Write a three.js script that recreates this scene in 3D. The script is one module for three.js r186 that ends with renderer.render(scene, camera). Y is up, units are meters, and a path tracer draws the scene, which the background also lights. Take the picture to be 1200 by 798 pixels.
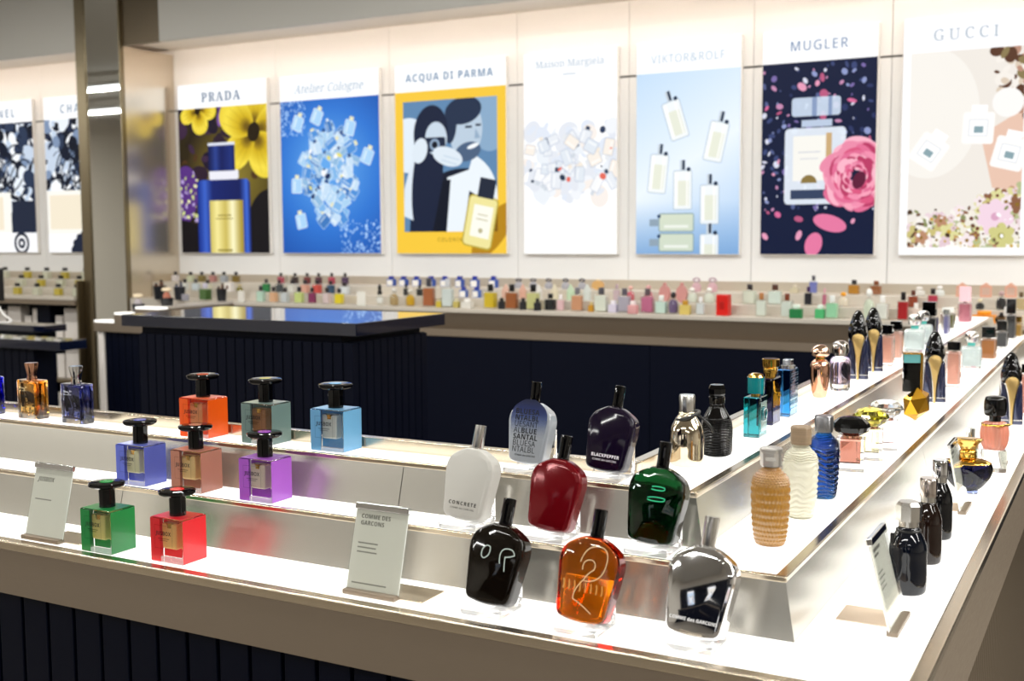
import * as THREE from 'three';
import { RoundedBoxGeometry } from 'three/addons/geometries/RoundedBoxGeometry.js';
import { mergeGeometries, mergeVertices, toCreasedNormals } from 'three/addons/utils/BufferGeometryUtils.js';
import { RectAreaLightUniformsLib } from 'three/addons/lights/RectAreaLightUniformsLib.js';

// ---------------------------------------------------------------- camera, exposure, light
RectAreaLightUniformsLib.init();
const scene = new THREE.Scene();
scene.background = new THREE.Color(0x000000);
const renderer = new THREE.WebGLRenderer({ antialias: true });
renderer.toneMapping = THREE.LinearToneMapping;
renderer.toneMappingExposure = 1.0;
renderer.shadowMap.enabled = true;

const EYE = 1.38;
const camera = new THREE.PerspectiveCamera(33.13, 1200 / 798, 0.05, 60);
camera.rotation.order = 'YXZ';
camera.rotation.set(-0.09017674, 0.49591636, -0.0050148);
camera.position.set(0, EYE, 0);
camera.focus = 1.62;
camera.userData.fStop = 7.0;

const GLOW = { deck: 1.15, deckLamp: 0.35, print: 1.08, printLamp: 0.1, cove: 9.0, coveLamp: 46.0, strip: 6.0, stripLamp: 92.0 };

function areaLamp(w, h, color, intensity, pos, target) {
  const l = new THREE.RectAreaLight(color, intensity, w, h);
  l.name = 'area_light';
  l.position.set(...pos);
  scene.add(l);
  l.lookAt(...target);
  return l;
}

// ---------------------------------------------------------------- helpers
let seed = 7;
function rnd() { seed = (seed * 1664525 + 1013904223) >>> 0; return seed / 4294967296; }
const taken = {};
function numbered(n) { const k = taken[n] ?? 0; taken[n] = k + 1; return k ? `${n}_${String(k).padStart(3, '0')}` : n; }
function shade(m) { m.castShadow = true; m.receiveShadow = true; return m; }
function thing(name, label, category, pos = [0, 0, 0], turn = 0, group) {
  const o = new THREE.Group();
  o.name = numbered(name); o.position.set(...pos); o.rotation.y = turn;
  o.userData = { label, category };
  if (group) o.userData.group = group;
  scene.add(o);
  return o;
}
function part(parent, name, geo, mat, pos, rot) {
  const m = shade(new THREE.Mesh(geo, mat));
  m.name = name;
  if (pos) m.position.set(...pos);
  if (rot) m.rotation.set(...rot);
  parent.add(m);
  return m;
}
function structure(name, geo, mat, pos) {
  const m = shade(new THREE.Mesh(geo, mat));
  m.name = name; m.userData.kind = 'structure';
  if (pos) m.position.set(...pos);
  scene.add(m);
  return m;
}
const box = (w, h, d) => new THREE.BoxGeometry(w, h, d);
function span(x0, x1, y0, y1, z0, z1) {
  const g = new THREE.BoxGeometry(Math.abs(x1 - x0), Math.abs(y1 - y0), Math.abs(z1 - z0));
  g.translate((x0 + x1) / 2, (y0 + y1) / 2, (z0 + z1) / 2);
  return g;
}
function rspan(x0, x1, y0, y1, z0, z1, r = 0.002) {
  const g = new RoundedBoxGeometry(Math.abs(x1 - x0), Math.abs(y1 - y0), Math.abs(z1 - z0), 2, r);
  g.translate((x0 + x1) / 2, (y0 + y1) / 2, (z0 + z1) / 2);
  return g;
}
function rbox(w, h, d, r = 0.002, y = h / 2, seg = 2) {           // stands on y - h/2
  const g = new RoundedBoxGeometry(w, h, d, seg, Math.min(r, w / 2.01, h / 2.01, d / 2.01));
  g.translate(0, y, 0);
  return g;
}
function cyl(r0, r1, h, y = 0, seg = 28) { const g = new THREE.CylinderGeometry(r1, r0, h, seg); g.translate(0, y + h / 2, 0); return g; }
function lathe(pts, seg = 40) { return toCreasedNormals(new THREE.LatheGeometry(pts.map((p) => new THREE.Vector2(p[0], p[1])), seg), 0.7); }
function roundRect(w, d, r) {
  const s = new THREE.Shape(), x = w / 2, y = d / 2;
  s.moveTo(-x + r, -y); s.lineTo(x - r, -y); s.quadraticCurveTo(x, -y, x, -y + r); s.lineTo(x, y - r); s.quadraticCurveTo(x, y, x - r, y);
  s.lineTo(-x + r, y); s.quadraticCurveTo(-x, y, -x, y - r); s.lineTo(-x, -y + r); s.quadraticCurveTo(-x, -y, -x + r, -y);
  return s;
}
function prism(shape, h, bevel = 0.002, y = 0, seg = 2) {         // a plan outline raised from y to y + h
  const g = new THREE.ExtrudeGeometry(shape, { depth: h - 2 * bevel, bevelEnabled: bevel > 0, bevelSize: bevel, bevelThickness: bevel, bevelOffset: -bevel, bevelSegments: seg, curveSegments: 10 });
  g.rotateX(-Math.PI / 2); g.translate(0, y + bevel, 0);
  return toCreasedNormals(g, 0.6);
}
function upright(shape, d, bevel = 0.002, seg = 3) {              // a front outline (x, y) with thickness along z, centred
  const g = new THREE.ExtrudeGeometry(shape, { depth: d - 2 * bevel, bevelEnabled: true, bevelSize: bevel, bevelThickness: bevel, bevelOffset: -bevel, bevelSegments: seg, curveSegments: 16 });
  g.translate(0, 0, -d / 2 + bevel);
  return toCreasedNormals(g, 0.7);
}
function slab(p, t) {                                             // four corners counter-clockwise seen from the front, thickness t behind
  const v = p.map((q) => new THREE.Vector3(...q));
  const n = v[1].clone().sub(v[0]).cross(v[3].clone().sub(v[0])).normalize().multiplyScalar(-t);
  const b = v.map((q) => q.clone().add(n)), P = [], U = [];
  const quad = (a, c, d, e) => { for (const q of [a, c, d, a, d, e]) P.push(q.x, q.y, q.z); U.push(0, 0, 1, 0, 1, 1, 0, 0, 1, 1, 0, 1); };
  quad(v[0], v[1], v[2], v[3]); quad(b[1], b[0], b[3], b[2]);
  for (let i = 0; i < 4; i++) { const j = (i + 1) % 4; quad(v[j], v[i], b[i], b[j]); }
  const g = new THREE.BufferGeometry();
  g.setAttribute('position', new THREE.Float32BufferAttribute(P, 3)); g.setAttribute('uv', new THREE.Float32BufferAttribute(U, 2));
  g.computeVertexNormals();
  return g;
}
const gem = (r, seg, pts) => { const g = new THREE.LatheGeometry(pts.map((p) => new THREE.Vector2(p[0] * r, p[1] * r)), seg).toNonIndexed(); g.computeVertexNormals(); return g; };

// ---------------------------------------------------------------- textures and materials
function noiseTexture(size, fn, repeat = [1, 1]) {
  const d = new Uint8Array(size * size * 4);
  for (let y = 0; y < size; y++) for (let x = 0; x < size; x++) {
    const v = Math.max(0, Math.min(255, Math.round(255 * fn(x, y)))), i = (y * size + x) * 4;
    d[i] = d[i + 1] = d[i + 2] = v; d[i + 3] = 255;
  }
  const t = new THREE.DataTexture(d, size, size);
  t.wrapS = t.wrapT = THREE.RepeatWrapping; t.magFilter = THREE.LinearFilter; t.minFilter = THREE.LinearMipmapLinearFilter; t.generateMipmaps = true;
  t.repeat.set(...repeat); t.needsUpdate = true;
  return t;
}
const grain = noiseTexture(256, () => 0.42 + 0.16 * rnd());
const lines = Array.from({ length: 256 }, () => rnd());
const brushed = noiseTexture(256, (x, y) => 0.4 + 0.12 * lines[y] + 0.08 * rnd());
const terrazzo = noiseTexture(256, () => 0.7 + 0.3 * rnd() * rnd());

const std = (color, o = {}) => new THREE.MeshPhysicalMaterial({ color, roughness: 0.5, ...o });
const metal = (color, roughness = 0.25, o = {}) => new THREE.MeshPhysicalMaterial({ color, metalness: 1, roughness, ...o });
const gloss = (color, o = {}) => new THREE.MeshPhysicalMaterial({ color, roughness: 0.12, clearcoat: 1, clearcoatRoughness: 0.03, ...o });
const glass = (att = null, dist = 0.03, o = {}) => new THREE.MeshPhysicalMaterial({ color: 0xffffff, transmission: 1, roughness: 0.015, ior: 1.5, thickness: 0.02, ...(att ? { attenuationColor: new THREE.Color(att), attenuationDistance: dist } : {}), ...o });
const pane = (color = 0xffffff, o = {}) => new THREE.MeshPhysicalMaterial({ color, transmission: 1, roughness: 0.03, ior: 1.5, thickness: 0, ...o });
const juice = (att, dist = 0.02) => new THREE.MeshPhysicalMaterial({ color: 0xffffff, transmission: 1, roughness: 0.01, ior: 1.06, thickness: 0.02, attenuationColor: new THREE.Color(att), attenuationDistance: dist });
const milky = (color, t = 0.4) => new THREE.MeshPhysicalMaterial({ color, transmission: t, roughness: 0.75, thickness: 0 });
const cache = {};
const once = (key, make) => (cache[key] ??= make());

const M = {
  navy: std(0x050919, { roughness: 0.5, specularIntensity: 0.2 }),
  navyTop: gloss(0x0a1126, { roughness: 0.08, clearcoat: 1, clearcoatRoughness: 0.02 }),
  champagne: metal(0x897b6b, 0.85, { roughnessMap: grain, metalness: 0.45 }),
  champagneTrim: metal(0xd2c4ae, 0.22),
  riser: metal(0xc9c5bb, 0.27, { metalness: 0.85 }),
  returnPanel: metal(0xdacfbe, 0.26),
  bronzeRib: metal(0x8d8172, 0.38),
  wall: std(0xeeeeee, { roughness: 0.7 }),
  wallGap: std(0x2a2724, { roughness: 0.8 }),
  bulkhead: std(0xd2d0ca, { roughness: 0.6 }),
  soffit: std(0xeae4dc, { roughness: 0.7 }),
  ceiling: std(0xc4c1ba, { roughness: 0.9 }),
  floor: std(0x8d867c, { roughness: 0.35, map: terrazzo }),
  plaster: std(0xd2ccc2, { roughness: 0.85 }),
  deck: new THREE.MeshPhysicalMaterial({ color: 0xb0b0ae, roughness: 0.18, emissive: 0xfffdf8, emissiveIntensity: GLOW.deck }),
  lamp: new THREE.MeshStandardMaterial({ color: 0x222222, roughness: 0.6, emissive: 0xf4fbff, emissiveIntensity: GLOW.strip }),
  cove: new THREE.MeshStandardMaterial({ color: 0x222222, roughness: 0.6, emissive: 0xffe7cf, emissiveIntensity: GLOW.cove }),
  tier: metal(0xd8d0c4, 0.8, { metalness: 0.4, roughnessMap: grain }),
  tierRiser: metal(0xc8beae, 0.4, { metalness: 0.6 }),
  mirror: metal(0xe6e6e2, 0.02),
  bronzeFrame: metal(0x8b7f68, 0.3), bronzePanel: metal(0x6d6252, 0.35),
  chrome: metal(0xe4e4e6, 0.06), silver: metal(0xcfcdc9, 0.22), gold: metal(0xd9ab4e, 0.12), roseGold: metal(0xe0a98c, 0.14), paleGold: metal(0xe2c893, 0.25),
  black: std(0x030304, { roughness: 0.05, specularIntensity: 0.8 }), blackSatin: std(0x0a0a0b, { roughness: 0.35 }),
  clear: glass(), acrylic: glass(null, 1, { ior: 1.46, roughness: 0.03 }),
  thin: pane(0xf8faf9), frost: milky(0xf4f5f2, 0.5),
  white: std(0xf1efec, { roughness: 0.45 }), paper: std(0xe4dfd6, { roughness: 0.75 }), boxWhite: std(0xe9e2dc, { roughness: 0.55 }),
};

function canvas(w, h, draw) { const c = document.createElement('canvas'); c.width = w; c.height = h; draw(c.getContext('2d'), w, h); const t = new THREE.CanvasTexture(c); t.colorSpace = THREE.SRGBColorSpace; return t; }
function print(parent, name, w, h, pos, rot, tw, th, draw, o = {}) {  // flat print on a face
  const m = new THREE.MeshStandardMaterial({ map: canvas(tw, th, draw), transparent: true, roughness: 0.5, ...o });
  return part(parent, name, new THREE.PlaneGeometry(w, h), m, pos, rot);
}

// ---------------------------------------------------------------- the room
const FLOOR = structure('floor', span(-13, 6, -0.1, 0, -6, 5), M.floor);
structure('ceiling', span(-13, 6, 3.1, 3.2, -6, 5), M.ceiling);
structure('wall_left', span(-13.1, -13, 0, 3.1, -6, 5), M.plaster);
structure('wall_right', span(6, 6.1, 0, 3.1, -6, 5), M.plaster);
structure('wall_front', span(-13, 6, 0, 3.1, 5, 5.1), M.plaster);

// back wall: panels above and below a dark shadow joint
const WZ = -5.4;
const wallBack = new THREE.Group(); wallBack.name = 'wall_back'; wallBack.userData.kind = 'structure'; scene.add(wallBack);
part(wallBack, 'backing', span(-13, 6, 0, 3.1, -5.6, WZ - 0.012), M.wallGap);
const seams = [-7.9, -7.35, -6.54, -5.31, -4.503, -3.692, -2.882, -2.248, -1.612, -0.98, -0.345, 0.3, 0.95];
for (let i = 0; i + 1 < seams.length; i++) {
  part(wallBack, 'panel', span(seams[i] + 0.0015, seams[i + 1] - 0.0015, 1.0, 2.172, WZ - 0.012, WZ), M.wall);
  part(wallBack, 'panel', span(seams[i] + 0.0015, seams[i + 1] - 0.0015, 2.182, 2.56, WZ - 0.012, WZ), M.wall);
}
// bulkhead with cove above the posters
const bulk = new THREE.Group(); bulk.name = 'trim_1'; bulk.userData.kind = 'structure'; scene.add(bulk);
for (const [a, b] of [[-9.5, -7.2], [-7.2, -5.69], [-5.33, -5.02], [-5.02, -2.4], [-2.4, 0.3], [0.3, 2.6]]) part(bulk, 'panel', span(a + 0.001, b - 0.001, 2.52, 3.1, -5.02, -4.99), a === -5.33 ? M.bronzePanel : M.bulkhead);
part(bulk, 'soffit', span(-9.5, 2.6, 2.548, 2.57, -5.4, -5.0205), M.soffit);
// cove lamps: a warm strip tucked behind the bulkhead lip, washing soffit and wall
for (const [a, b, l] of [[-9.4, -5.72, 'warm cove strip light above the left bay'], [-5.30, 2.5, 'long warm cove strip light above the row of posters']]) {
  const t = thing('cove_light', l, 'light', [(a + b) / 2, 2.5475, -5.0225]);
  part(t, 'light_strip', span(-(b - a) / 2, (b - a) / 2, -0.018, -0.006, -0.012, -0.009), M.cove);
  part(t, 'light_housing', span(-(b - a) / 2, (b - a) / 2, -0.02, -0.0005, -0.009, 0), M.soffit);
  areaLamp(b - a, 0.012, 0xffe8d2, GLOW.coveLamp, [(a + b) / 2, 2.535, -5.036], [(a + b) / 2, 2.3, -5.4]);
}
// brushed return wall between the bays and the mirror column in front of it
structure('wall_return', span(-5.69, -5.319, 0, 2.52, WZ, -5.0), M.returnPanel);
{
  const t = thing('mirror_column', 'tall mirror column with bronze edges between two poster bays', 'column', [-5.475, 0, -4.985]);
  part(t, 'mirror', span(-0.145, 0.145, 0.02, 3.1, -0.012, 0.006), M.mirror);
  part(t, 'edge_trim', span(-0.218, -0.145, 0, 3.1, -0.012, 0.016), M.bronzeFrame);
  part(t, 'edge_trim', span(0.145, 0.158, 0, 3.1, -0.012, 0.016), M.bronzeFrame);
}
// linear ceiling lights
const stripLabel = 'slim white linear ceiling light';
for (const [x, z, len] of [[-9.7, -1.3, 3.4], [-10.4, 0.25, 3.4], [-5.4, -2.9, 2.4], [-5.6, -0.6, 2.4], [-2.2, -3.3, 2.4], [-2.2, -0.9, 2.4], [-1.2, 1.4, 2.4], [2.2, -2.6, 2.4], [2.4, 0.4, 2.4], [1.9, -4.1, 2.4], [1.6, -1.2, 2.4], [3.6, -1.6, 2.4], [1.5, -2.0, 1.6], [-4.6, 2.4, 2.4], [-7.6, 2.9, 2.4], [1.6, 3.2, 2.4]]) {
  const t = thing('ceiling_light', stripLabel, 'light', [x, 2.95, z], 0, 'linear ceiling lights');
  part(t, 'light_diffuser', box(len, 0.03, 0.07), M.lamp);
  part(t, 'light_housing', span(-len / 2, len / 2, 0.015, 0.05, -0.045, 0.045), M.white);
  part(t, 'suspension_rod', span(-len / 2 + 0.1, -len / 2 + 0.11, 0.05, 0.15, -0.005, 0.005), M.silver);
  part(t, 'suspension_rod', span(len / 2 - 0.11, len / 2 - 0.1, 0.05, 0.15, -0.005, 0.005), M.silver);
  areaLamp(len, 0.07, 0xf6f4ee, GLOW.stripLamp, [x, 2.932, z], [x, 0, z]);
}
// ---------------------------------------------------------------- backlit posters
const PW = 560;
function flower(g, x, y, r, col, heart, n = 5, a0 = 0) {
  g.fillStyle = col;
  for (let i = 0; i < n; i++) { g.save(); g.translate(x, y); g.rotate(a0 + i * 2 * Math.PI / n); g.beginPath(); g.ellipse(0, -r * 0.62, r * 0.42, r * 0.55, 0, 0, 7); g.fill(); g.restore(); }
  g.fillStyle = heart; g.beginPath(); g.arc(x, y, r * 0.26, 0, 7); g.fill();
}
function specks(g, n, x0, y0, x1, y1, r, cols) {
  for (let i = 0; i < n; i++) { g.fillStyle = cols[Math.floor(rnd() * cols.length)]; g.save(); g.translate(x0 + rnd() * (x1 - x0), y0 + rnd() * (y1 - y0)); g.rotate(rnd() * 6); const s = r * (0.4 + rnd()); g.beginPath(); g.ellipse(0, 0, s, s * (0.4 + 0.5 * rnd()), 0, 0, 7); g.fill(); g.restore(); }
}
function title(g, text, w, h, font, color, spacing = '0px', y = 0.56) { g.fillStyle = color; g.font = font; g.textAlign = 'center'; g.textBaseline = 'middle'; g.letterSpacing = spacing; g.fillText(text, w / 2, h * y); g.letterSpacing = '0px'; }
function miniBottle(g, x, y, w, h, a, body, cap, edge = 'rgba(255,255,255,.7)') {
  g.save(); g.translate(x, y); g.rotate(a);
  g.fillStyle = body; g.beginPath(); g.roundRect(-w / 2, -h / 2, w, h, w * 0.12); g.fill();
  g.strokeStyle = edge; g.lineWidth = Math.max(1, w * 0.07); g.stroke();
  g.fillStyle = 'rgba(255,255,255,.55)'; g.fillRect(-w * 0.3, -h * 0.35, w * 0.16, h * 0.7);
  g.fillStyle = cap; g.fillRect(-w * 0.2, -h / 2 - h * 0.28, w * 0.4, h * 0.26);
  g.restore();
}
function bloom(g, x, y, r, a0) {                                   // a yellow flower with veined, unequal petals
  for (let i = 0; i < 5; i++) {
    g.save(); g.translate(x, y); g.rotate(a0 + i * 1.2566 + 0.12 * Math.sin(i * 5));
    const c = g.createRadialGradient(0, -r * 0.2, r * 0.05, 0, -r * 0.5, r * 0.62); c.addColorStop(0, '#6a5210'); c.addColorStop(0.22, '#cfae1c'); c.addColorStop(0.6, '#f3dc4a'); c.addColorStop(1, '#e2c832'); g.fillStyle = c;
    const k = 0.85 + 0.25 * ((i * 7) % 3) / 2; g.beginPath(); g.moveTo(0, 0); g.bezierCurveTo(-r * 0.55 * k, -r * 0.25, -r * 0.5 * k, -r, 0, -r * (0.9 + 0.1 * k)); g.bezierCurveTo(r * 0.5 * k, -r, r * 0.55 * k, -r * 0.25, 0, 0); g.fill();
    g.strokeStyle = 'rgba(150,115,10,.45)'; g.lineWidth = 2; for (const q of [-0.2, -0.07, 0.07, 0.2]) { g.beginPath(); g.moveTo(0, -r * 0.1); g.quadraticCurveTo(q * r, -r * 0.4, q * r * 1.3, -r * 0.8); g.stroke(); }
    g.restore();
  }
  g.fillStyle = '#241806'; g.beginPath(); g.ellipse(x, y, r * 0.16, r * 0.2, 0.3, 0, 7); g.fill();
}
const POSTERS = [
  ['black and white blossom poster with dark square and ringed emblem', -7.30, -6.596, (g, W, H, hh) => blossom(g, W, H, hh, 0)],
  ['black and white blossom poster with black camellia beside the mirror column', -6.478, -5.774, (g, W, H, hh) => blossom(g, W, H, hh, 1)],
  ['backlit poster of a navy and gold bottle among yellow flowers', -5.262, -4.555, (g, W, H, hh) => {
    g.fillStyle = '#3c3410'; g.fillRect(0, hh, W, H);
    const c = g.createRadialGradient(W * 0.62, H * 0.55, 10, W * 0.62, H * 0.55, W * 0.6); c.addColorStop(0, '#8a7a2c'); c.addColorStop(0.6, '#5a4d1c'); c.addColorStop(1, '#241b12'); g.fillStyle = c; g.fillRect(0, hh, W, H);
    specks(g, 60, 0, hh, W, H * 0.55, 44, ['#1d1428', '#2b1b2c', '#4a3018', '#2a2210', '#3a2440']);
    specks(g, 26, W * 0.45, hh, W, hh + 80, 34, ['#5a2c84', '#7f55a6', '#2b1640']);
    g.fillStyle = '#55307e'; g.beginPath(); g.ellipse(20, H * 0.66, 95, 150, 0.2, 0, 7); g.fill();
    specks(g, 46, 0, H * 0.52, 110, H * 0.82, 9, ['#cfd98a', '#b9a6d8', '#e6e6b0']);
    g.fillStyle = '#120f14'; g.beginPath(); g.ellipse(0, H, 190, 160, 0, 0, 7); g.fill(); g.beginPath(); g.ellipse(W, H, 160, 300, 0, 0, 7); g.fill();
    bloom(g, 128, hh + 8, 120, 0.5); bloom(g, W - 82, hh + 128, 235, 0.15);
    const b = g.createLinearGradient(110, 0, 450, 0); b.addColorStop(0, '#122a80'); b.addColorStop(0.15, '#3c63c8'); b.addColorStop(0.3, '#14246a'); b.addColorStop(0.8, '#101c58'); b.addColorStop(0.93, '#3f6ad6'); b.addColorStop(1, '#0c1650');
    g.fillStyle = b; g.beginPath(); g.roundRect(112, H * 0.567, 336, H, 28); g.fill();
    const q = g.createLinearGradient(170, 0, 390, 0); q.addColorStop(0, '#b9a544'); q.addColorStop(0.3, '#f3e79a'); q.addColorStop(0.55, '#c9b65a'); q.addColorStop(0.75, '#fbf6c8'); q.addColorStop(1, '#a8923a'); g.fillStyle = q; g.fillRect(190, H * 0.69, 212, H);
    g.fillStyle = '#8a7a34'; g.fillRect(240, H * 0.775, 86, 5); g.fillRect(228, H * 0.795, 110, 4); g.fillRect(236, H * 0.98, 94, 8);
    g.fillStyle = '#e9e9f2'; g.beginPath(); g.roundRect(192, H * 0.512, 186, 46, 10); g.fill();
    const kc = g.createLinearGradient(190, 0, 372, 0); kc.addColorStop(0, '#0d1546'); kc.addColorStop(0.25, '#2a418e'); kc.addColorStop(0.45, '#101c58'); kc.addColorStop(0.8, '#1c2f78'); kc.addColorStop(1, '#0a1036'); g.fillStyle = kc; g.fillRect(188, H * 0.355, 170, H * 0.162); g.fillStyle = '#dfe2ee'; g.fillRect(188, H * 0.35, 170, 14);
    head(g, W, hh); title(g, 'PRADA', W, hh, '600 62px serif', '#4f6a8c', '6px');
  }],
  ['backlit blue poster of scattered glass bottles with script heading', -4.451, -3.747, (g, W, H, hh) => {
    const c = g.createRadialGradient(W * 0.5, H * 0.5, 40, W * 0.5, H * 0.55, W * 0.85); c.addColorStop(0, '#63a6ea'); c.addColorStop(0.55, '#2f74cf'); c.addColorStop(1, '#1b51a8'); g.fillStyle = c; g.fillRect(0, hh, W, H);
    specks(g, 120, 0, hh, 150, hh + 160, 6, ['rgba(190,220,255,.7)']); specks(g, 150, W * 0.6, H * 0.82, W, H, 6, ['rgba(190,220,255,.7)']);
    for (let i = 0; i < 78; i++) { const r = Math.sqrt(rnd()), t = rnd() * 6.28; miniBottle(g, W * 0.5 + Math.cos(t) * r * W * 0.28, H * 0.56 + Math.sin(t) * r * H * 0.29, 34 + rnd() * 26, 38 + rnd() * 30, (rnd() - 0.5) * 2.4, ['#7fb4e6', '#a9cfee', '#4f8fd6', '#c3dcf2', '#3f78bc', '#8fb8dc'][i % 6], ['#dbe8f4', '#2c4f86', '#e6e2b8', '#9cc0e4'][i % 4], 'rgba(235,245,255,.6)'); }
    for (const [x, y] of [[0.18, 0.27], [0.38, 0.24], [0.71, 0.31], [0.88, 0.47], [0.16, 0.62], [0.2, 0.82]]) miniBottle(g, W * x, H * y, 58, 66, rnd() - 0.5, '#a9d2f4', '#e9e6c0');
    specks(g, 14, W * 0.3, H * 0.4, W * 0.65, H * 0.7, 12, ['#1b2f58', '#e4dc7a', '#f4f6fa']);
    head(g, W, hh); title(g, 'Atelier Cologne', W, hh, 'italic 54px serif', '#9fb4c8');
  }],
  ['yellow framed backlit poster of a couple holding a camera', -3.637, -2.936, (g, W, H, hh) => {
    g.fillStyle = '#f3c63c'; g.fillRect(0, hh, W, H);
    const x0 = 42, y0 = hh + 42, x1 = W - 42, y1 = H - 95;
    g.save(); g.beginPath(); g.rect(x0, y0, x1 - x0, y1 - y0); g.clip();
    g.fillStyle = '#5e86ae'; g.fillRect(x0, y0, W, H); g.fillStyle = '#88a8c6'; g.beginPath(); g.ellipse(W * 0.86, y0 + 40, 120, 190, 0, 0, 7); g.fill();
    g.fillStyle = '#dfeaf4'; g.beginPath(); g.ellipse(70, y0 + 190, 110, 120, 0, 0, 7); g.fill();
    // man: dark suit, white shirt, head in profile
    g.fillStyle = '#10182c'; g.beginPath(); g.moveTo(150, y1); g.lineTo(190, y0 + 340); g.quadraticCurveTo(280, y0 + 290, 380, y0 + 300); g.lineTo(x1, y0 + 420); g.lineTo(x1, y1); g.fill();
    g.fillStyle = '#e8f0f6'; g.beginPath(); g.moveTo(268, y0 + 335); g.lineTo(395, y0 + 300); g.lineTo(350, y1); g.lineTo(250, y1); g.fill();
    g.beginPath(); g.moveTo(400, y0 + 240); g.quadraticCurveTo(520, y0 + 300, x1, y0 + 430); g.lineTo(x1, y0 + 480); g.quadraticCurveTo(430, y0 + 420, 350, y0 + 380); g.fill();
    g.fillStyle = '#b9cbdc'; g.beginPath(); g.ellipse(365, y0 + 140, 80, 120, 0.12, 0, 7); g.fill();
    g.fillStyle = '#22304a'; g.beginPath(); g.ellipse(350, y0 + 52, 92, 58, -0.15, 0, 7); g.fill(); g.beginPath(); g.ellipse(288, y0 + 110, 30, 80, 0.1, 0, 7); g.fill();
    g.fillStyle = '#4a607e'; g.beginPath(); g.ellipse(372, y0 + 228, 66, 40, -0.25, 0, 7); g.fill(); g.fillStyle = '#f2f6fa'; g.beginPath(); g.ellipse(398, y0 + 205, 30, 9, -0.3, 0, 7); g.fill();
    g.fillStyle = '#1a2438'; g.fillRect(360, y0 + 118, 34, 9); g.fillRect(412, y0 + 112, 26, 9);
    g.fillStyle = '#93abc4'; g.beginPath(); g.moveTo(412, y0 + 130); g.lineTo(436, y0 + 172); g.lineTo(406, y0 + 174); g.fill();
    // woman: dark hair, arms raised to a camera
    g.fillStyle = '#16203a'; g.beginPath(); g.ellipse(185, y0 + 140, 88, 120, 0.1, 0, 7); g.fill(); g.beginPath(); g.moveTo(100, y0 + 160); g.lineTo(70, y1); g.lineTo(230, y1); g.lineTo(250, y0 + 250); g.fill();
    g.fillStyle = '#c7d6e4'; g.beginPath(); g.ellipse(212, y0 + 165, 56, 72, 0, 0, 7); g.fill();
    g.fillStyle = '#1c2740'; g.beginPath(); g.roundRect(150, y0 + 160, 110, 62, 10); g.fill(); g.fillStyle = '#8fa6c0'; g.beginPath(); g.arc(205, y0 + 192, 26, 0, 7); g.fill(); g.fillStyle = '#0b1020'; g.beginPath(); g.arc(205, y0 + 192, 15, 0, 7); g.fill();
    g.fillStyle = '#dbe6f0'; g.beginPath(); g.ellipse(128, y0 + 215, 38, 56, 0.3, 0, 7); g.fill(); g.beginPath(); g.ellipse(270, y0 + 245, 78, 40, 0.3, 0, 7); g.fill();
    g.beginPath(); g.moveTo(104, y0 + 240); g.quadraticCurveTo(70, y0 + 400, 90, y0 + 520); g.lineTo(40, y0 + 500); g.lineTo(44, y0 + 380); g.quadraticCurveTo(70, y0 + 300, 96, y0 + 230); g.fill();
    g.strokeStyle = '#c3d4e4'; g.lineWidth = 5; g.beginPath(); g.moveTo(250, y0 + 240); g.lineTo(330, y0 + 262); g.moveTo(240, y0 + 258); g.lineTo(318, y0 + 282); g.stroke();
    g.fillStyle = '#0a1122'; g.beginPath(); g.moveTo(245, y0 + 345); g.lineTo(285, y0 + 345); g.lineTo(262, y1); g.lineTo(190, y1); g.fill();
    g.restore();
    g.save(); g.translate(438, H - 168); g.rotate(0.2); g.fillStyle = 'rgba(160,110,10,.75)'; g.beginPath(); g.ellipse(70, 60, 60, 150, 0.5, 0, 7); g.fill();
    g.fillStyle = '#ece29a'; g.beginPath(); g.roundRect(-72, -75, 144, 218, 20); g.fill(); g.strokeStyle = '#b9a53c'; g.lineWidth = 7; g.stroke(); g.fillStyle = '#f7f6ea'; g.fillRect(-42, -38, 96, 138); g.fillStyle = '#b9b28c'; g.fillRect(-18, 0, 50, 4); g.fillRect(-22, 20, 58, 4); g.beginPath(); g.arc(8, 70, 11, 0, 7); g.fill();
    g.fillStyle = '#20283a'; g.fillRect(-34, -155, 80, 84); g.restore();
    g.fillStyle = '#8d6f16'; g.font = '24px sans-serif'; g.textAlign = 'center'; g.letterSpacing = '4px'; g.fillText('COLONIA', W * 0.5, H - 52); g.letterSpacing = '0px';
    head(g, W, hh); title(g, 'ACQUA DI PARMA', W, hh, '600 46px sans-serif', '#6f8cab', '4px', 0.5);
  }],
  ['mostly white backlit poster of pale tumbling bottles', -2.829, -2.301, (g, W, H, hh) => {
    g.fillStyle = '#ffffff'; g.fillRect(0, 0, W, H);
    specks(g, 90, 0, H * 0.36, W, H * 0.72, 46, ['#eef1f6', '#e2e6ee', '#f4ece6', '#e9eef4', '#dfe6f2']);
    for (let i = 0; i < 26; i++) miniBottle(g, rnd() * W, H * (0.42 + rnd() * 0.26), 46 + rnd() * 30, 62 + rnd() * 30, rnd() * 6.28, ['#f3f4f6', '#e6eaf0', '#f4ece2', '#dfe6ee'][i % 4], ['#cfd6de', '#31405a', '#e3e6ea', '#f0e6d8'][i % 4], 'rgba(150,165,190,.5)');
    specks(g, 9, W * 0.05, H * 0.38, W, H * 0.66, 16, ['#2b3a58', '#e46a5a', '#26364c', '#3a4a60']);
    title(g, 'Maison Margiela', W, hh, '500 52px serif', '#a9bacb', '0px', 0.42); g.fillStyle = '#cbd5df'; g.fillRect(W / 2 - 40, hh * 0.76, 80, 8);
  }],
  ['pale blue backlit poster of floating slim bottles', -2.195, -1.665, (g, W, H, hh) => {
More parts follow.
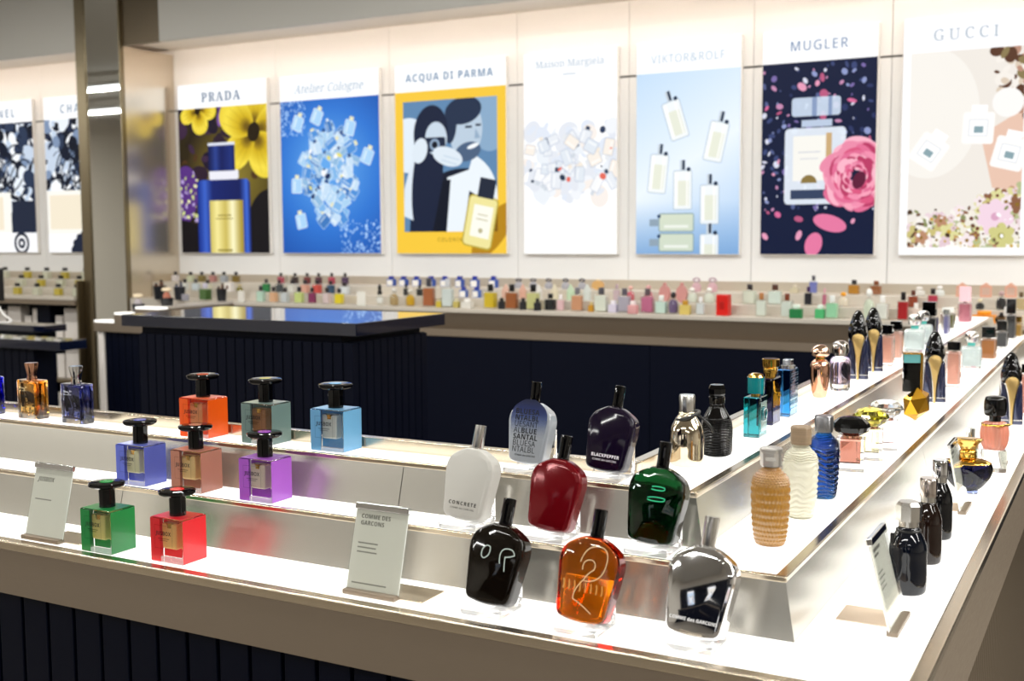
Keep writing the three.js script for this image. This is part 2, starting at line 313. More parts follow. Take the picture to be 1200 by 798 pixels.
    const c = g.createLinearGradient(0, hh, W, H); c.addColorStop(0, '#c3dcf4'); c.addColorStop(0.5, '#eaf3fb'); c.addColorStop(1, '#a9c9ee'); g.fillStyle = c; g.fillRect(0, hh, W, H);
    const e = g.createLinearGradient(0, H * 0.75, 0, H); e.addColorStop(0, 'rgba(120,165,215,0)'); e.addColorStop(1, 'rgba(110,155,205,.75)'); g.fillStyle = e; g.fillRect(0, H * 0.75, W, H);
    const bs = [[0.38, 0.36, -0.3], [0.78, 0.47, 0.22], [0.22, 0.61, 0.1], [0.46, 0.69, 0], [0.72, 0.76, 0], [0.72, 0.99, 0]];
    for (const [x, y, a] of bs) { g.save(); g.translate(W * x, H * y); g.rotate(a); g.fillStyle = 'rgba(244,247,246,.85)'; g.strokeStyle = 'rgba(150,172,192,.75)'; g.lineWidth = 4; g.beginPath(); g.roundRect(-50, -92, 100, 200, 10); g.fill(); g.stroke(); g.fillStyle = 'rgba(226,228,206,.75)'; g.fillRect(-34, -40, 68, 128); g.fillStyle = 'rgba(255,255,255,.8)'; g.fillRect(-40, -80, 14, 170); g.fillRect(20, -80, 8, 170); g.fillStyle = '#c9d3dc'; g.fillRect(-15, -146, 30, 54); g.fillStyle = '#1f3048'; g.fillRect(-3, -146, 14, 50); g.beginPath(); g.arc(32, -98, 11, 0, 7); g.fill(); g.restore(); }
    for (const [x, y] of [[0.4, 0.85], [0.4, 0.945]]) { miniBottle(g, W * x, H * y, 92, 190, -1.57, 'rgba(214,222,196,.9)', '#8fa2b2', 'rgba(130,155,160,.8)'); g.fillStyle = '#2b466a'; g.beginPath(); g.arc(W * (x - 0.17), H * (y - 0.03), 10, 0, 7); g.fill(); }
    head(g, W, hh); title(g, 'VIKTOR&ROLF', W, hh, '300 58px sans-serif', '#b9cbdb', '3px');
  }],
  ['dark blue backlit poster of a clear bottle and pink peony', -1.56, -1.036, (g, W, H, hh) => {
    g.fillStyle = '#0d1838'; g.fillRect(0, hh, W, H);
    specks(g, 190, 0, hh + 10, W, H * 0.8, 13, ['#55608e', '#8f9ac8', '#c48ab0', '#3a4674', '#d7d9ea', '#7b6aa8', '#2a3560']);
    specks(g, 22, 0, hh + 20, W, H * 0.92, 19, ['#d86a98', '#e39ab8', '#b9587e']);
    g.fillStyle = 'rgba(206,220,238,.92)'; g.beginPath(); g.roundRect(150, H * 0.3, 240, 92, 16); g.fill(); g.fillStyle = 'rgba(120,140,180,.8)'; g.fillRect(250, H * 0.3, 24, 92); g.fillRect(330, H * 0.3, 18, 92);
    g.fillStyle = '#b9c8de'; g.fillRect(200, H * 0.4, 150, 34);
    g.fillStyle = 'rgba(228,236,246,.95)'; g.beginPath(); g.roundRect(118, H * 0.435, 300, H * 0.34, 22); g.fill(); g.fillStyle = '#33415e'; g.fillRect(150, H * 0.71, 190, 46);
    g.fillStyle = '#f3f1ea'; g.fillRect(160, H * 0.47, 170, H * 0.2); g.fillStyle = '#c9a878'; g.fillRect(322, H * 0.46, 28, H * 0.22); g.fillStyle = '#c9ccd6'; g.fillRect(185, H * 0.54, 110, 5); g.fillRect(195, H * 0.57, 90, 4); g.fillStyle = '#8a7440'; g.beginPath(); g.arc(240, H * 0.68, 40, 3.14, 6.28); g.fill();
    const px = W * 0.84, py = H * 0.655;
    for (let k = 0; k < 150; k++) { const r = 205 * (1 - k / 190), a = k * 2.4, q = 0.16 + 0.22 * rnd(); g.fillStyle = ['#d8567f', '#ef8fae', '#e06d94', '#f6b3c6', '#b83a64', '#f3a0b8', '#e88aa8'][Math.floor(rnd() * 7)]; g.beginPath(); g.ellipse(px + Math.cos(a) * r * 0.68, py + Math.sin(a) * r * 0.74, r * q, r * q * 0.55, a + 1.2 + rnd(), 0, 7); g.fill(); }
    g.fillStyle = '#5e1a38'; g.beginPath(); g.ellipse(px + 14, py + 20, 30, 44, 0.4, 0, 7); g.fill();
    g.fillStyle = '#e277a0'; g.beginPath(); g.ellipse(W * 0.48, H * 0.955, 42, 60, 0.3, 0, 7); g.fill(); g.beginPath(); g.ellipse(W * 0.62, H * 0.86, 84, 40, 0.3, 0, 7); g.fill();
    head(g, W, hh); title(g, 'MUGLER', W, hh, '500 66px sans-serif', '#5f7da6', '6px', 0.5);
  }],
  ['white bordered backlit poster of square bottles above a flower bed', -0.925, -0.396, (g, W, H, hh) => {
    g.fillStyle = '#fdfdff'; g.fillRect(0, 0, W, H);
    const m = 34, y1 = H - 34; g.save(); g.beginPath(); g.rect(m, hh, W - 2 * m, y1 - hh); g.clip();
    g.fillStyle = '#ece6de'; g.fillRect(0, hh, W, H); g.fillStyle = '#f3efe8'; g.beginPath(); g.ellipse(120, H * 0.4, 220, 300, 0, 0, 7); g.fill();
    g.fillStyle = '#e6c2ae'; g.beginPath(); g.moveTo(W, H * 0.38); g.lineTo(W * 0.62, H * 0.5); g.lineTo(W * 0.72, H * 0.72); g.lineTo(W, H * 0.74); g.fill();
    specks(g, 60, W * 0.72, hh, W, H * 0.42, 26, ['#b98e7a', '#5a3a2a', '#d9c8b4', '#8a7a52', '#f2ece4']);
    g.fillStyle = '#f7f5f2'; g.beginPath(); g.arc(W * 0.82, H * 0.37, 66, 0, 7); g.fill();
    for (const [x, y, a] of [[0.6, 0.47, 0.05], [0.84, 0.58, 0.25], [0.22, 0.56, 0.6]]) { g.save(); g.translate(W * x, H * y); g.rotate(a); g.fillStyle = '#fbf9f6'; g.beginPath(); g.roundRect(-68, -72, 136, 144, 14); g.fill(); g.fillStyle = '#fff'; g.fillRect(-34, -104, 68, 34); g.fillStyle = '#e3e6ea'; g.fillRect(-42, -40, 84, 78); g.fillStyle = '#fff'; g.fillRect(-36, -34, 72, 66); g.fillStyle = '#8aa4ac'; g.fillRect(-18, -8, 40, 30); g.restore(); }
    for (let i = 0; i < 260; i++) { const t = rnd(), x = rnd() * W, y = H * (1.02 - 0.28 * t * (0.5 + 0.6 * x / W)); flower(g, x, y, 12 + rnd() * 26, ['#f4efe8', '#e8d4d8', '#c9bd7a', '#fbf8f2', '#b4bb8c', '#b98a6c', '#f2e4e6', '#8c6046', '#efe9dc', '#e2c8d2', '#dcd79a'][i % 11], ['#8c6a2a', '#6b3a2c', '#c9a23a'][i % 3], 5, rnd() * 6); }
    flower(g, W * 0.75, H * 0.84, 70, '#f0d4e2', '#d8a4c0', 7); flower(g, W * 0.8, H * 0.92, 52, '#cfcb86', '#9a9440', 6); specks(g, 70, 0, H * 0.8, W, H, 9, ['#6b4a34', '#4e3a2a', '#8a9060', '#ffffff']);
    g.restore(); title(g, 'GUCCI', W, hh, '500 70px serif', '#adbac6', '18px', 0.52);
  }],
];
function head(g, W, hh) { g.fillStyle = '#ffffff'; g.fillRect(0, 0, W, hh); }
function blossom(g, W, H, hh, k) {
  g.fillStyle = '#1d2740'; g.fillRect(0, hh, W, H);
  specks(g, 260, 0, hh, W, H * 0.72, 40, ['#0c1222', '#e9f0f8', '#2a3852', '#c6d4e6', '#10182c', '#f6f9fc', '#7f93b2']);
  g.strokeStyle = '#101828'; g.lineWidth = 9; for (let i = 0; i < 9; i++) { g.beginPath(); g.ellipse(W * 0.3 + i * 34, H * 0.42 + (i % 3) * 40, 70, 120, 0.6, 0, 5); g.stroke(); }
  g.fillStyle = '#f8f6ee'; g.fillRect(k ? 0 : -40, H * 0.6, W * (k ? 1 : 0.72), H); g.fillStyle = '#f1e6cf'; g.fillRect(20, H * 0.63, W * 0.5, H * 0.22); g.fillStyle = '#fff'; g.fillRect(k ? W * 0.62 : 30, H * 0.64, W * 0.28, H * 0.2);
  if (k) { g.fillStyle = '#fbfbfd'; g.fillRect(0, H * 0.88, W, H); g.fillStyle = '#1c2438'; for (let i = 0; i < 9; i++) { g.save(); g.translate(W * 0.55, H * 1.02); g.rotate((i - 4) * 0.33); g.beginPath(); g.ellipse(0, -70, 36, 70, 0, 0, 7); g.fill(); g.restore(); } } else { g.fillStyle = '#20283c'; g.fillRect(W * 0.66, H * 0.66, W * 0.34, H * 0.2); g.fillStyle = '#fbfbfd'; g.fillRect(0, H * 0.87, W, H); g.strokeStyle = '#1c2438'; g.lineWidth = 18; g.beginPath(); g.arc(W * 0.78, H * 0.94, 52, 0, 7); g.stroke(); g.beginPath(); g.arc(W * 0.78, H * 0.94, 20, 0, 7); g.stroke(); }
  head(g, W, hh); title(g, 'CHANEL', W, hh, '600 62px sans-serif', '#8fa0b4', '12px');
}
for (const [label, x0, x1, draw] of POSTERS) {
  const w = x1 - x0, y0 = 1.292, h = 1.033, H = Math.round(PW * h / w), hh = Math.round(H * 0.1433);
  const t = thing('lightbox_poster', label, 'poster', [(x0 + x1) / 2, y0, WZ]);
  part(t, 'lightbox_frame', rspan(-w / 2 - 0.004, w / 2 + 0.004, -0.004, h + 0.004, 0.0005, 0.028, 0.002), M.white);
  const tex = canvas(PW, H, (g, W, HH) => draw(g, W, HH, hh));
  const mat = new THREE.MeshPhysicalMaterial({ color: 0x000000, roughness: 0.5, specularIntensity: 0.3, emissive: 0xffffff, emissiveMap: tex, emissiveIntensity: GLOW.print });
  part(t, 'lightbox_print', new THREE.PlaneGeometry(w, h), mat, [0, h / 2, 0.0295]);
  areaLamp(w, h, 0xf2f6ff, GLOW.printLamp, [(x0 + x1) / 2, y0 + h / 2, WZ + 0.032], [(x0 + x1) / 2, y0 + h / 2, 0]);
}
// ---------------------------------------------------------------- the opposite wall behind the visitor: cabinets and two more lit posters, mirrored by the glossy bottles
{
  const c = thing('cabinet_row', 'row of dark navy cabinets along the wall opposite the posters', 'cabinet', [-1.2, 0, 4.7]);
  for (let i = 0; i < 8; i++) { const d = part(c, 'door', rspan(-3.2 + i * 0.8 + 0.002, -3.2 + (i + 1) * 0.8 - 0.002, 0.05, 1.0, -0.24, -0.22, 0.002), M.navy); part(d, 'handle', rspan(-3.2 + i * 0.8 + 0.7, -3.2 + i * 0.8 + 0.715, 0.5, 0.7, -0.26, -0.2405, 0.002), M.champagne); }
  part(c, 'carcass', span(-3.2, 3.2, 0, 1.0, -0.2195, 0.28), M.navy);
  part(c, 'worktop', rspan(-3.22, 3.22, 1.0, 1.03, -0.26, 0.28, 0.003), M.champagne);
  part(c, 'back_panel', span(-3.2, 3.2, 1.03, 2.6, 0.22, 0.28), M.navy);
}
for (const [x, l, col] of [[-3.1, 'tall pale blue lit poster on the wall opposite', '#c6dcf4'], [-1.0, 'tall ivory lit poster on the wall opposite', '#f4eee2'], [1.0, 'tall rose lit poster on the wall opposite', '#f2d8d4']]) {
  const t = thing('lightbox_poster', l, 'poster', [x, 1.25, 4.915], Math.PI);
  part(t, 'lightbox_frame', rspan(-0.354, 0.354, -0.004, 1.037, 0.0005, 0.028, 0.002), M.white);
  const tex = canvas(280, 412, (g, W, H) => { g.fillStyle = col; g.fillRect(0, 0, W, H); specks(g, 40, 0, H * 0.4, W, H, 30, ['#ffffff', '#d9d2c8', '#8fa4c0', '#e6c6b0']); miniBottle(g, W / 2, H * 0.62, 110, 150, 0, '#e8eef2', '#2a3448'); g.fillStyle = '#fff'; g.fillRect(0, 0, W, 56); });
  part(t, 'lightbox_print', new THREE.PlaneGeometry(0.7, 1.033), new THREE.MeshStandardMaterial({ color: 0x000000, roughness: 0.5, emissive: 0xffffff, emissiveMap: tex, emissiveIntensity: GLOW.print }), [0, 0.5165, 0.0295]);
  areaLamp(0.7, 1.033, 0xf2f6ff, GLOW.printLamp, [x, 1.7665, 4.883], [x, 1.7665, 0]);
}
// ---------------------------------------------------------------- the lit perfume counter in the foreground (two arms, three steps)
const LIFT = 0.0006;                                              // felt dots under every bottle
const D1 = EYE - 0.42, D2 = EYE - 0.357, D3 = EYE - 0.297;
const XL = -2.4, ZF = -4.45;
{
  const c = thing('display_counter', 'champagne metal corner counter with three stepped glowing white decks and navy slats', 'counter');
  const deck = (x0, x1, y, z0, z1) => part(c, 'light_panel', rspan(x0, x1, y - 0.008, y, z0, z1, 0.001), M.deck);
  const glow = (x0, x1, y, z0, z1) => areaLamp(x1 - x0, Math.abs(z1 - z0), 0xfffdf8, GLOW.deckLamp, [(x0 + x1) / 2, y + 0.0012, (z0 + z1) / 2], [(x0 + x1) / 2, y + 1, (z0 + z1) / 2]).rotation.set(Math.PI / 2, 0, 0);
  // lowest step
  deck(XL, -0.171, D1, -1.057, -1.16); deck(-0.30, -0.171, D1, -1.16, ZF);
  glow(XL, -0.171, D1, -1.057, -1.15); glow(-0.2925, -0.171, D1, -1.15, ZF);
  part(c, 'edge_trim', rspan(XL, -0.154, D1 - 0.012, D1 + 0.001, -1.057, -1.04, 0.0025), M.champagneTrim);
  part(c, 'edge_trim', rspan(-0.171, -0.154, D1 - 0.012, D1 + 0.001, ZF, -1.0405, 0.0025), M.champagneTrim);
  part(c, 'fascia', span(XL, -0.1545, D1 - 0.075, D1 - 0.004, -1.052, -1.0415), M.champagne);
  part(c, 'fascia', span(-0.166, -0.1555, D1 - 0.117, D1 - 0.004, ZF, -1.042), M.champagne);
  // middle and top step
  const step = (y0, y1, zb, xb, zt, xt, lipL, lipR, zBack, xBack) => {
    const seamsL = [XL, -1.96, -1.273, -0.84, null], e = 0.0007;
    for (let i = 0; i < 4; i++) {
      const a = seamsL[i] + e, b = seamsL[i + 1] === null ? xb : seamsL[i + 1] - e, bt = seamsL[i + 1] === null ? xt : b;
      part(c, 'riser', slab([[a, y0, zb], [b, y0, zb], [bt, y1 - 0.005, zt], [a, y1 - 0.005, zt]], 0.004), M.riser);
    }
    const zs = [zb, -2.05, -3.2, ZF];
    for (let i = 0; i < 3; i++) {
      const a = zs[i] - (i ? e : 0), b = zs[i + 1] + e, at = i ? a : zt;
      part(c, 'riser', slab([[xb, y0, a], [xb, y0, b], [xt, y1 - 0.005, b], [xt, y1 - 0.005, at]], 0.004), M.riser);
    }
    part(c, 'edge_trim', rspan(XL, xt, y1 - 0.006, y1 + 0.0008, zt - lipL, zt + 0.0005, 0.0015), M.champagneTrim);
    part(c, 'edge_trim', rspan(xt - lipR, xt + 0.0005, y1 - 0.006, y1 + 0.0008, ZF, zt, 0.0015), M.champagneTrim);
    deck(XL, xt - lipR, y1, zt - lipL, zBack); deck(xBack, xt - lipR, y1, zBack, ZF);
    glow(XL, xt - lipR, y1, zt - lipL, zBack + 0.006); glow(xBack + 0.006, xt - lipR, y1, zBack, ZF);
  };
  step(D1, D2, -1.152, -0.2925, -1.167, -0.3065, 0.006, 0.012, -1.24, -0.425);
  step(D2, D3, -1.234, -0.42, -1.249, -0.434, 0.006, 0.012, -1.31, -0.532);
  // upstand behind the top step
  part(c, 'upstand', rspan(XL, -0.532, D3 - 0.02, D3 + 0.016, -1.325, -1.31, 0.0015), M.champagneTrim);
  part(c, 'upstand', rspan(-0.547, -0.532, D3 - 0.02, D3 + 0.016, ZF, -1.3255, 0.0015), M.champagneTrim);
  part(c, 'inner_panel', span(XL, -0.547, 0.05, D3 - 0.02, -1.325, -1.315), M.navy);
  part(c, 'inner_panel', span(-0.547, -0.537, 0.05, D3 - 0.02, ZF, -1.3255), M.navy);
  // carcass, end panels, slats
  part(c, 'carcass', span(XL, -0.2, 0.05, D1 - 0.03, -1.31, -1.085), M.navy);
  part(c, 'carcass', span(-0.53, -0.2, 0.05, D1 - 0.03, ZF, -1.31), M.navy);
  part(c, 'end_panel', span(-0.547, -0.16, 0.05, D1 - 0.02, ZF - 0.012, ZF), M.champagne);
  part(c, 'end_panel', span(XL - 0.012, XL, 0.05, D1 - 0.02, -1.325, -1.045), M.champagne);
  const slatL = rspan(-0.0232, 0.0232, 0.05, D1 - 0.066, -0.0125, 0, 0.0015);
  for (let i = 0; i < 42; i++) part(c, 'slat', slatL, M.navy, [-0.19 - 0.0522 * i, 0, -1.06]);
  const ribs = [];
  for (let i = 0; i < 150; i++) { const g = cyl(0.009, 0.009, D1 - 0.165, 0.05, 10); g.translate(-0.192, 0, -1.08 - 0.0224 * i); ribs.push(g); }
  const rb = part(c, 'fluted_panel', mergeGeometries(ribs), M.bronzeRib); rb.userData.kind = 'stuff';
}

// ---------------------------------------------------------------- navy service desk
{
  const t = thing('service_desk', 'dark navy fluted service desk with mirror-gloss top in front of the poster wall', 'desk', [-2.3735, 0, -2.8525]);
  const W = 0.4605, Dp = 0.2375, top = 1.14, p = 0.0366;
  part(t, 'desk_top', rspan(-W, W, top - 0.037, top, -Dp, Dp, 0.002), M.navyTop);
  part(t, 'plinth_band', span(-W + 0.065, W - 0.07, top - 0.058, top - 0.0375, -Dp + 0.04, Dp - 0.025), M.navy);
  part(t, 'carcass', span(-W + 0.055, W - 0.052, 0, top - 0.058, -Dp + 0.04, Dp - 0.029), M.navy);
  const slat = rspan(-0.0162, 0.0162, 0, top - 0.06, -0.009, 0, 0.0012);
  for (let i = 0; i < 23; i++) part(t, 'slat', slat, M.navy, [-W + 0.072 + p * i, 0, Dp - 0.0185]);
  for (let i = 0; i < 11; i++) part(t, 'slat', slat, M.navy, [W - 0.0415, 0, Dp - 0.05 - p * i], [0, Math.PI / 2, 0]);
}
// ---------------------------------------------------------------- back display along the poster wall
const T1 = EYE - 0.356, T2 = EYE - 0.31, T3 = EYE - 0.265;
const tierAt = { 1: [T1, -4.965], 2: [T2, -5.10], 3: [T3, -5.25] };
function wallUnit(label, x0, x1, body) {
  const c = thing('wall_display', label, 'display');
  part(c, 'tier', rspan(x0, x1, T1 - 0.02, T1, -5.04, -4.9, 0.002), M.tier);
  part(c, 'tier', rspan(x0, x1, T2 - 0.046, T2, -5.17, -5.035, 0.002), M.tier);
  part(c, 'tier', rspan(x0, x1, T3 - 0.045, T3, -5.38, -5.165, 0.002), M.tier);
  part(c, 'upstand', span(x0, x1, T3, T3 + 0.045, -5.398, -5.38), M.tierRiser);
  if (body) part(c, 'fascia', slab([[x0, T1 - 0.105, -4.955], [x1, T1 - 0.105, -4.955], [x1, T1 - 0.0205, -4.905], [x0, T1 - 0.0205, -4.905]], 0.006), M.champagne);  // undercut face
  else part(c, 'fascia', span(x0, x1, T1 - 0.05, T1 - 0.0205, -4.93, -4.905), M.champagne);
  if (body) {
    part(c, 'ledge', span(x0, x1, T1 - 0.143, T1 - 0.106, -4.961, -4.93), M.champagne);
    for (let x = x0; x < x1 - 0.1; x += 0.62) part(c, 'front_panel', rspan(x + 0.001, Math.min(x1, x + 0.62) - 0.001, 0.08, T1 - 0.145, -4.96, -4.935, 0.002), M.navy);
    part(c, 'carcass', span(x0, x1, 0, T1 - 0.021, -5.38, -4.962), M.navy);
  }
  return c;
}
wallUnit('long three-tier metal perfume display with navy front below the posters', -4.425, 1.6, true);
{
  const c = thing('stepped_display', 'stepped metal display arm with glowing deck ends beside the mirror column', 'display');
  const z0 = -4.35, z1 = -5.38;
  for (const [a, b, y] of [[-4.92, -4.77, 0.945], [-4.765, -4.615, 0.99], [-4.61, -4.445, T1]]) {
    part(c, 'light_panel', rspan(a, b, y - 0.012, y, z0 - 0.07, z0, 0.002), M.deck);
    part(c, 'tier', rspan(a, b, y - 0.012, y, -4.97, z0 - 0.0705, 0.002), M.tier);
    part(c, 'end_panel', span(a, b + 0.005, 0.885, y - 0.0125, z1 + 0.42, z0 + 0.002), M.champagne);
  }
  part(c, 'tier', span(-5.31, -4.445, T1 - 0.1, T1, z1, -4.975), M.tier);
  part(c, 'tier', span(-5.315, -4.445, T1, T3, z1, -5.165), M.tier);
  part(c, 'upstand', span(-5.315, -4.445, T3, T3 + 0.045, -5.398, -5.38), M.tierRiser);
  part(c, 'carcass', span(-4.86, -4.45, 0, 0.884, z1, z0 - 0.03), M.navy);
  const slat = rspan(-0.0225, 0.0225, 0.02, 0.884, -0.012, 0, 0.0015);
  for (let i = 0; i < 8; i++) part(c, 'slat', slat, M.navy, [-4.835 + 0.0505 * i, 0, z0 - 0.017]);
  part(c, 'corner_post', rspan(-4.905, -4.865, 0, 0.884, z0 - 0.05, z0 - 0.01, 0.004), M.boxWhite);
}
{
  const c = wallUnit('metal shelf unit with perfume tiers and open box shelves in the left bay', -7.4, -5.71, false);
  part(c, 'side_panel', span(-5.71, -5.695, 0, T1 + 0.1, -5.38, -4.92), M.bronzeFrame);
  part(c, 'back_panel', span(-7.4, -5.71, 0, T1 - 0.05, -5.39, -5.36), M.navy);
  for (const y of [0.255, 0.5, 0.745]) part(c, 'shelf', rspan(-7.4, -5.712, y - 0.02, y, -5.36, -4.96, 0.002), M.bronzeFrame);
  part(c, 'divider', span(-6.17, -6.05, 0.0, T1 - 0.05, -5.36, -5.0), M.navy);
}
for (const [y, which] of [[0.255, 'bottom'], [0.5, 'middle'], [0.745, 'upper']]) for (const [x, w, h] of [[-6.42, 0.13, 0.2], [-6.29, 0.07, 0.14], [-6.215, 0.06, 0.19], [-6.0, 0.07, 0.15], [-5.89, 0.13, 0.2], [-5.775, 0.06, 0.16], [-6.55, 0.1, 0.17], [-6.68, 0.1, 0.2]]) {
  const t = thing('perfume_carton', `${w > 0.12 ? 'wide' : w > 0.08 ? 'broad' : h > 0.18 ? 'tall slim' : h > 0.145 ? 'slim' : 'short slim'} white carton on the ${which} open shelf under the left bay tiers`, 'box', [x, y, -5.06], (rnd() - 0.5) * 0.1, 'white cartons on the open shelves');
  part(t, 'carton', rbox(w * 0.9, h, 0.07, 0.002), M.boxWhite);
  part(t, 'lid_line', rbox(w * 0.9 + 0.001, 0.003, 0.071, 0.0005, h * 0.72), M.paper);
}
// ---------------------------------------------------------------- left service counter with its screen
{
  const t = thing('checkout_desk', 'navy checkout desk with narrow glossy overhanging top near the left bay', 'desk', [-4.9, 0, -3.55]);
  part(t, 'desk_top', rspan(-0.75, 0.75, 0.888, 0.93, -0.075, 0.075, 0.003), M.navyTop);
  part(t, 'carcass', span(-0.72, 0.54, 0, 0.887, -0.065, 0.03), M.navy);
  for (let i = 0; i < 25; i++) part(t, 'slat', once('coslat', () => rspan(-0.0225, 0.0225, 0.02, 0.88, -0.012, 0, 0.0015)), M.navy, [-0.695 + 0.0505 * i, 0, 0.044]);
  const u = thing('till_counter', 'small navy till counter carrying the black monitor', 'counter', [-5.5, 0, -4.14]);
  part(u, 'counter_top', rspan(-0.6, 0.52, 0.895, 0.93, -0.08, 0.07, 0.003), M.navyTop);
  part(u, 'carcass', span(-0.55, 0.44, 0, 0.8945, -0.07, 0.05), M.navy);
  const s = thing('monitor', 'black till monitor seen from behind on the checkout desk', 'monitor', [-5.56, 0.9306, -4.15], 0.12);
  part(s, 'housing', rbox(0.3, 0.18, 0.03, 0.006, 0.205), M.blackSatin);
  part(s, 'stand_neck', cyl(0.012, 0.012, 0.13, 0.0), M.silver);
  part(s, 'stand_foot', rbox(0.14, 0.012, 0.1, 0.004), M.silver);
  const k = thing('cable', 'white cable curling down beside the black till monitor', 'cable', [-5.36, 0.9306, -4.115]);
  part(k, 'cord', new THREE.TubeGeometry(new THREE.CatmullRomCurve3([[-0.02, 0.09, 0], [0.03, 0.05, 0.01], [0.1, 0.012, 0.015], [0.03, 0.006, 0.03], [-0.08, 0.006, 0.02]].map((p) => new THREE.Vector3(...p))), 24, 0.005, 8), M.white);
}
// ---------------------------------------------------------------- square colour flacons with flat black knobs
const SQ = { w: 0.056, h: 0.0585, d: 0.044 };
const sqGlass = rbox(SQ.w, SQ.h, SQ.d, 0.0012), sqVial = rbox(0.026, 0.034, 0.022, 0.003, 0.034), sqSide = rbox(0.0008, SQ.h - 0.002, SQ.d - 0.002, 0.0003), sqBack = rbox(SQ.w - 0.002, SQ.h - 0.002, 0.0008, 0.0003);
const sqTopPlate = rbox(SQ.w - 0.004, 0.0006, SQ.d - 0.004, 0.0002, SQ.h + 0.0004);
const sqStem = lathe([[0, SQ.h], [0.0108, SQ.h], [0.0108, 0.088], [0, 0.088]]), sqKnob = lathe([[0, 0.0865], [0.021, 0.0865], [0.0238, 0.0885], [0.0242, 0.091], [0.0232, 0.0925], [0.0205, 0.0932], [0, 0.0932]], 48);
const sqInlay = cyl(0.009, 0.009, 0.0006, 0.0932), sqCollar = lathe([[0.0085, 0.0445], [0.0115, 0.0445], [0.0115, 0.051], [0.0085, 0.051]]);
const sqText = canvas(256, 256, (g) => { g.strokeStyle = 'rgba(10,10,12,.55)'; g.lineWidth = 3; g.strokeRect(20, 20, 216, 216); g.fillStyle = '#0a0a0c'; g.font = '800 52px sans-serif'; g.textAlign = 'center'; g.fillText('JUSBOX', 128, 112); g.fillStyle = 'rgba(10,10,12,.7)'; g.fillRect(60, 140, 136, 6); g.fillRect(78, 158, 100, 5); });
const sqPrintMat = new THREE.MeshStandardMaterial({ map: sqText, transparent: true, roughness: 0.5 });
function squareFlacon(name, label, pos, color, liquid, turn = 0) {
  const t = thing(name, label, 'bottle', pos, turn, 'square colour flacons');
  const lac = new THREE.MeshPhysicalMaterial({ color, roughness: 0.3, transmission: 0.4, thickness: 0, clearcoat: 0.35, clearcoatRoughness: 0.03 });
  part(t, 'glass_body', sqGlass, M.clear);
  part(t, 'lacquer_side', sqSide, lac, [SQ.w / 2 + 0.0003, 0.001, 0]); part(t, 'lacquer_side', sqSide, lac, [-SQ.w / 2 - 0.0003, 0.001, 0]);
  part(t, 'lacquer_back', sqBack, lac, [0, 0.001, -SQ.d / 2 - 0.0003]);
  part(t, 'lacquer_top', sqTopPlate, lac);
  part(t, 'lacquer_front', rbox(0.017, SQ.h - 0.002, 0.0006, 0.0002), lac, [-0.0185, 0.001, SQ.d / 2 + 0.0003]);
  const v = part(t, 'vial', sqVial, milky(liquid, 0.35)); part(v, 'vial_band', box(0.0035, 0.015, 0.0006), M.blackSatin, [0.004, 0.036, 0.0105]);
  part(t, 'spray_collar', sqCollar, M.gold);
  part(t, 'front_print', new THREE.PlaneGeometry(0.036, 0.036), sqPrintMat, [-0.004, 0.034, SQ.d / 2 + 0.0009]);
  part(t, 'stem', sqStem, M.black);
  const k = part(t, 'knob', sqKnob, M.black); part(k, 'inlay', sqInlay, gloss(color));
  return t;
}
squareFlacon('square_flacon', 'square emerald green flacon with flat black knob on the lowest step', [-1.2078, D1 + LIFT, -1.0789], 0x04a04a, 0xfff09a);
squareFlacon('square_flacon', 'square bright red flacon with flat black knob on the lowest step', [-1.0874, D1 + LIFT, -1.0873], 0xf01c2a, 0xffe38a);
squareFlacon('square_flacon', 'square periwinkle blue flacon with flat black knob on the middle step', [-1.2671, D2 + LIFT, -1.1975], 0x6a7ae0, 0xf4efb8);
squareFlacon('square_flacon', 'square rosy brown flacon with flat black knob on the middle step', [-1.162, D2 + LIFT, -1.2009], 0xc8876f, 0xffe6a0);
squareFlacon('square_flacon', 'square violet purple flacon with flat black knob on the middle step', [-1.034, D2 + LIFT, -1.199], 0xb860d8, 0xefe6cc);
squareFlacon('square_flacon', 'square orange flacon with flat black knob on the top step', [-1.2247, D3 + LIFT, -1.284], 0xff6a0c, 0xf0b878);
squareFlacon('square_flacon', 'square grey green flacon with flat black knob on the top step', [-1.1035, D3 + LIFT, -1.284], 0x7f9a94, 0xb07848);
squareFlacon('square_flacon', 'square light blue flacon with flat black knob on the top step', [-0.9769, D3 + LIFT, -1.284], 0x78b8e0, 0xe8e8dc);

// ---------------------------------------------------------------- leaning pebble-shaped bottles on clear acrylic rests
function pebbleShape(k = 1) {
  const s = new THREE.Shape();
  s.moveTo(-0.0195 * k, 0.001); s.quadraticCurveTo(0, -0.0028, 0.0195 * k, 0.001); s.quadraticCurveTo(0.0258 * k, 0.002, 0.0272 * k, 0.009);
  s.lineTo(0.0324 * k, 0.053); s.quadraticCurveTo(0.0334 * k, 0.0655, 0.0262 * k, 0.0725); s.quadraticCurveTo(0.0185 * k, 0.0785, 0.0085 * k, 0.0822);
  s.lineTo(-0.0085 * k, 0.0822); s.quadraticCurveTo(-0.0185 * k, 0.0785, -0.0262 * k, 0.0725); s.quadraticCurveTo(-0.0334 * k, 0.0655, -0.0324 * k, 0.053);
  s.lineTo(-0.0272 * k, 0.009); s.quadraticCurveTo(-0.0258 * k, 0.002, -0.0195 * k, 0.001);
  return s;
}
const pebbleBody = upright(pebbleShape(1.0), 0.024, 0.006, 5), pebbleCore = (() => { const g = upright(pebbleShape(), 0.026, 0.005, 3); g.translate(0, -0.04, 0); g.scale(0.88, 0.88, 0.72); g.translate(0, 0.0415, 0); return g; })();
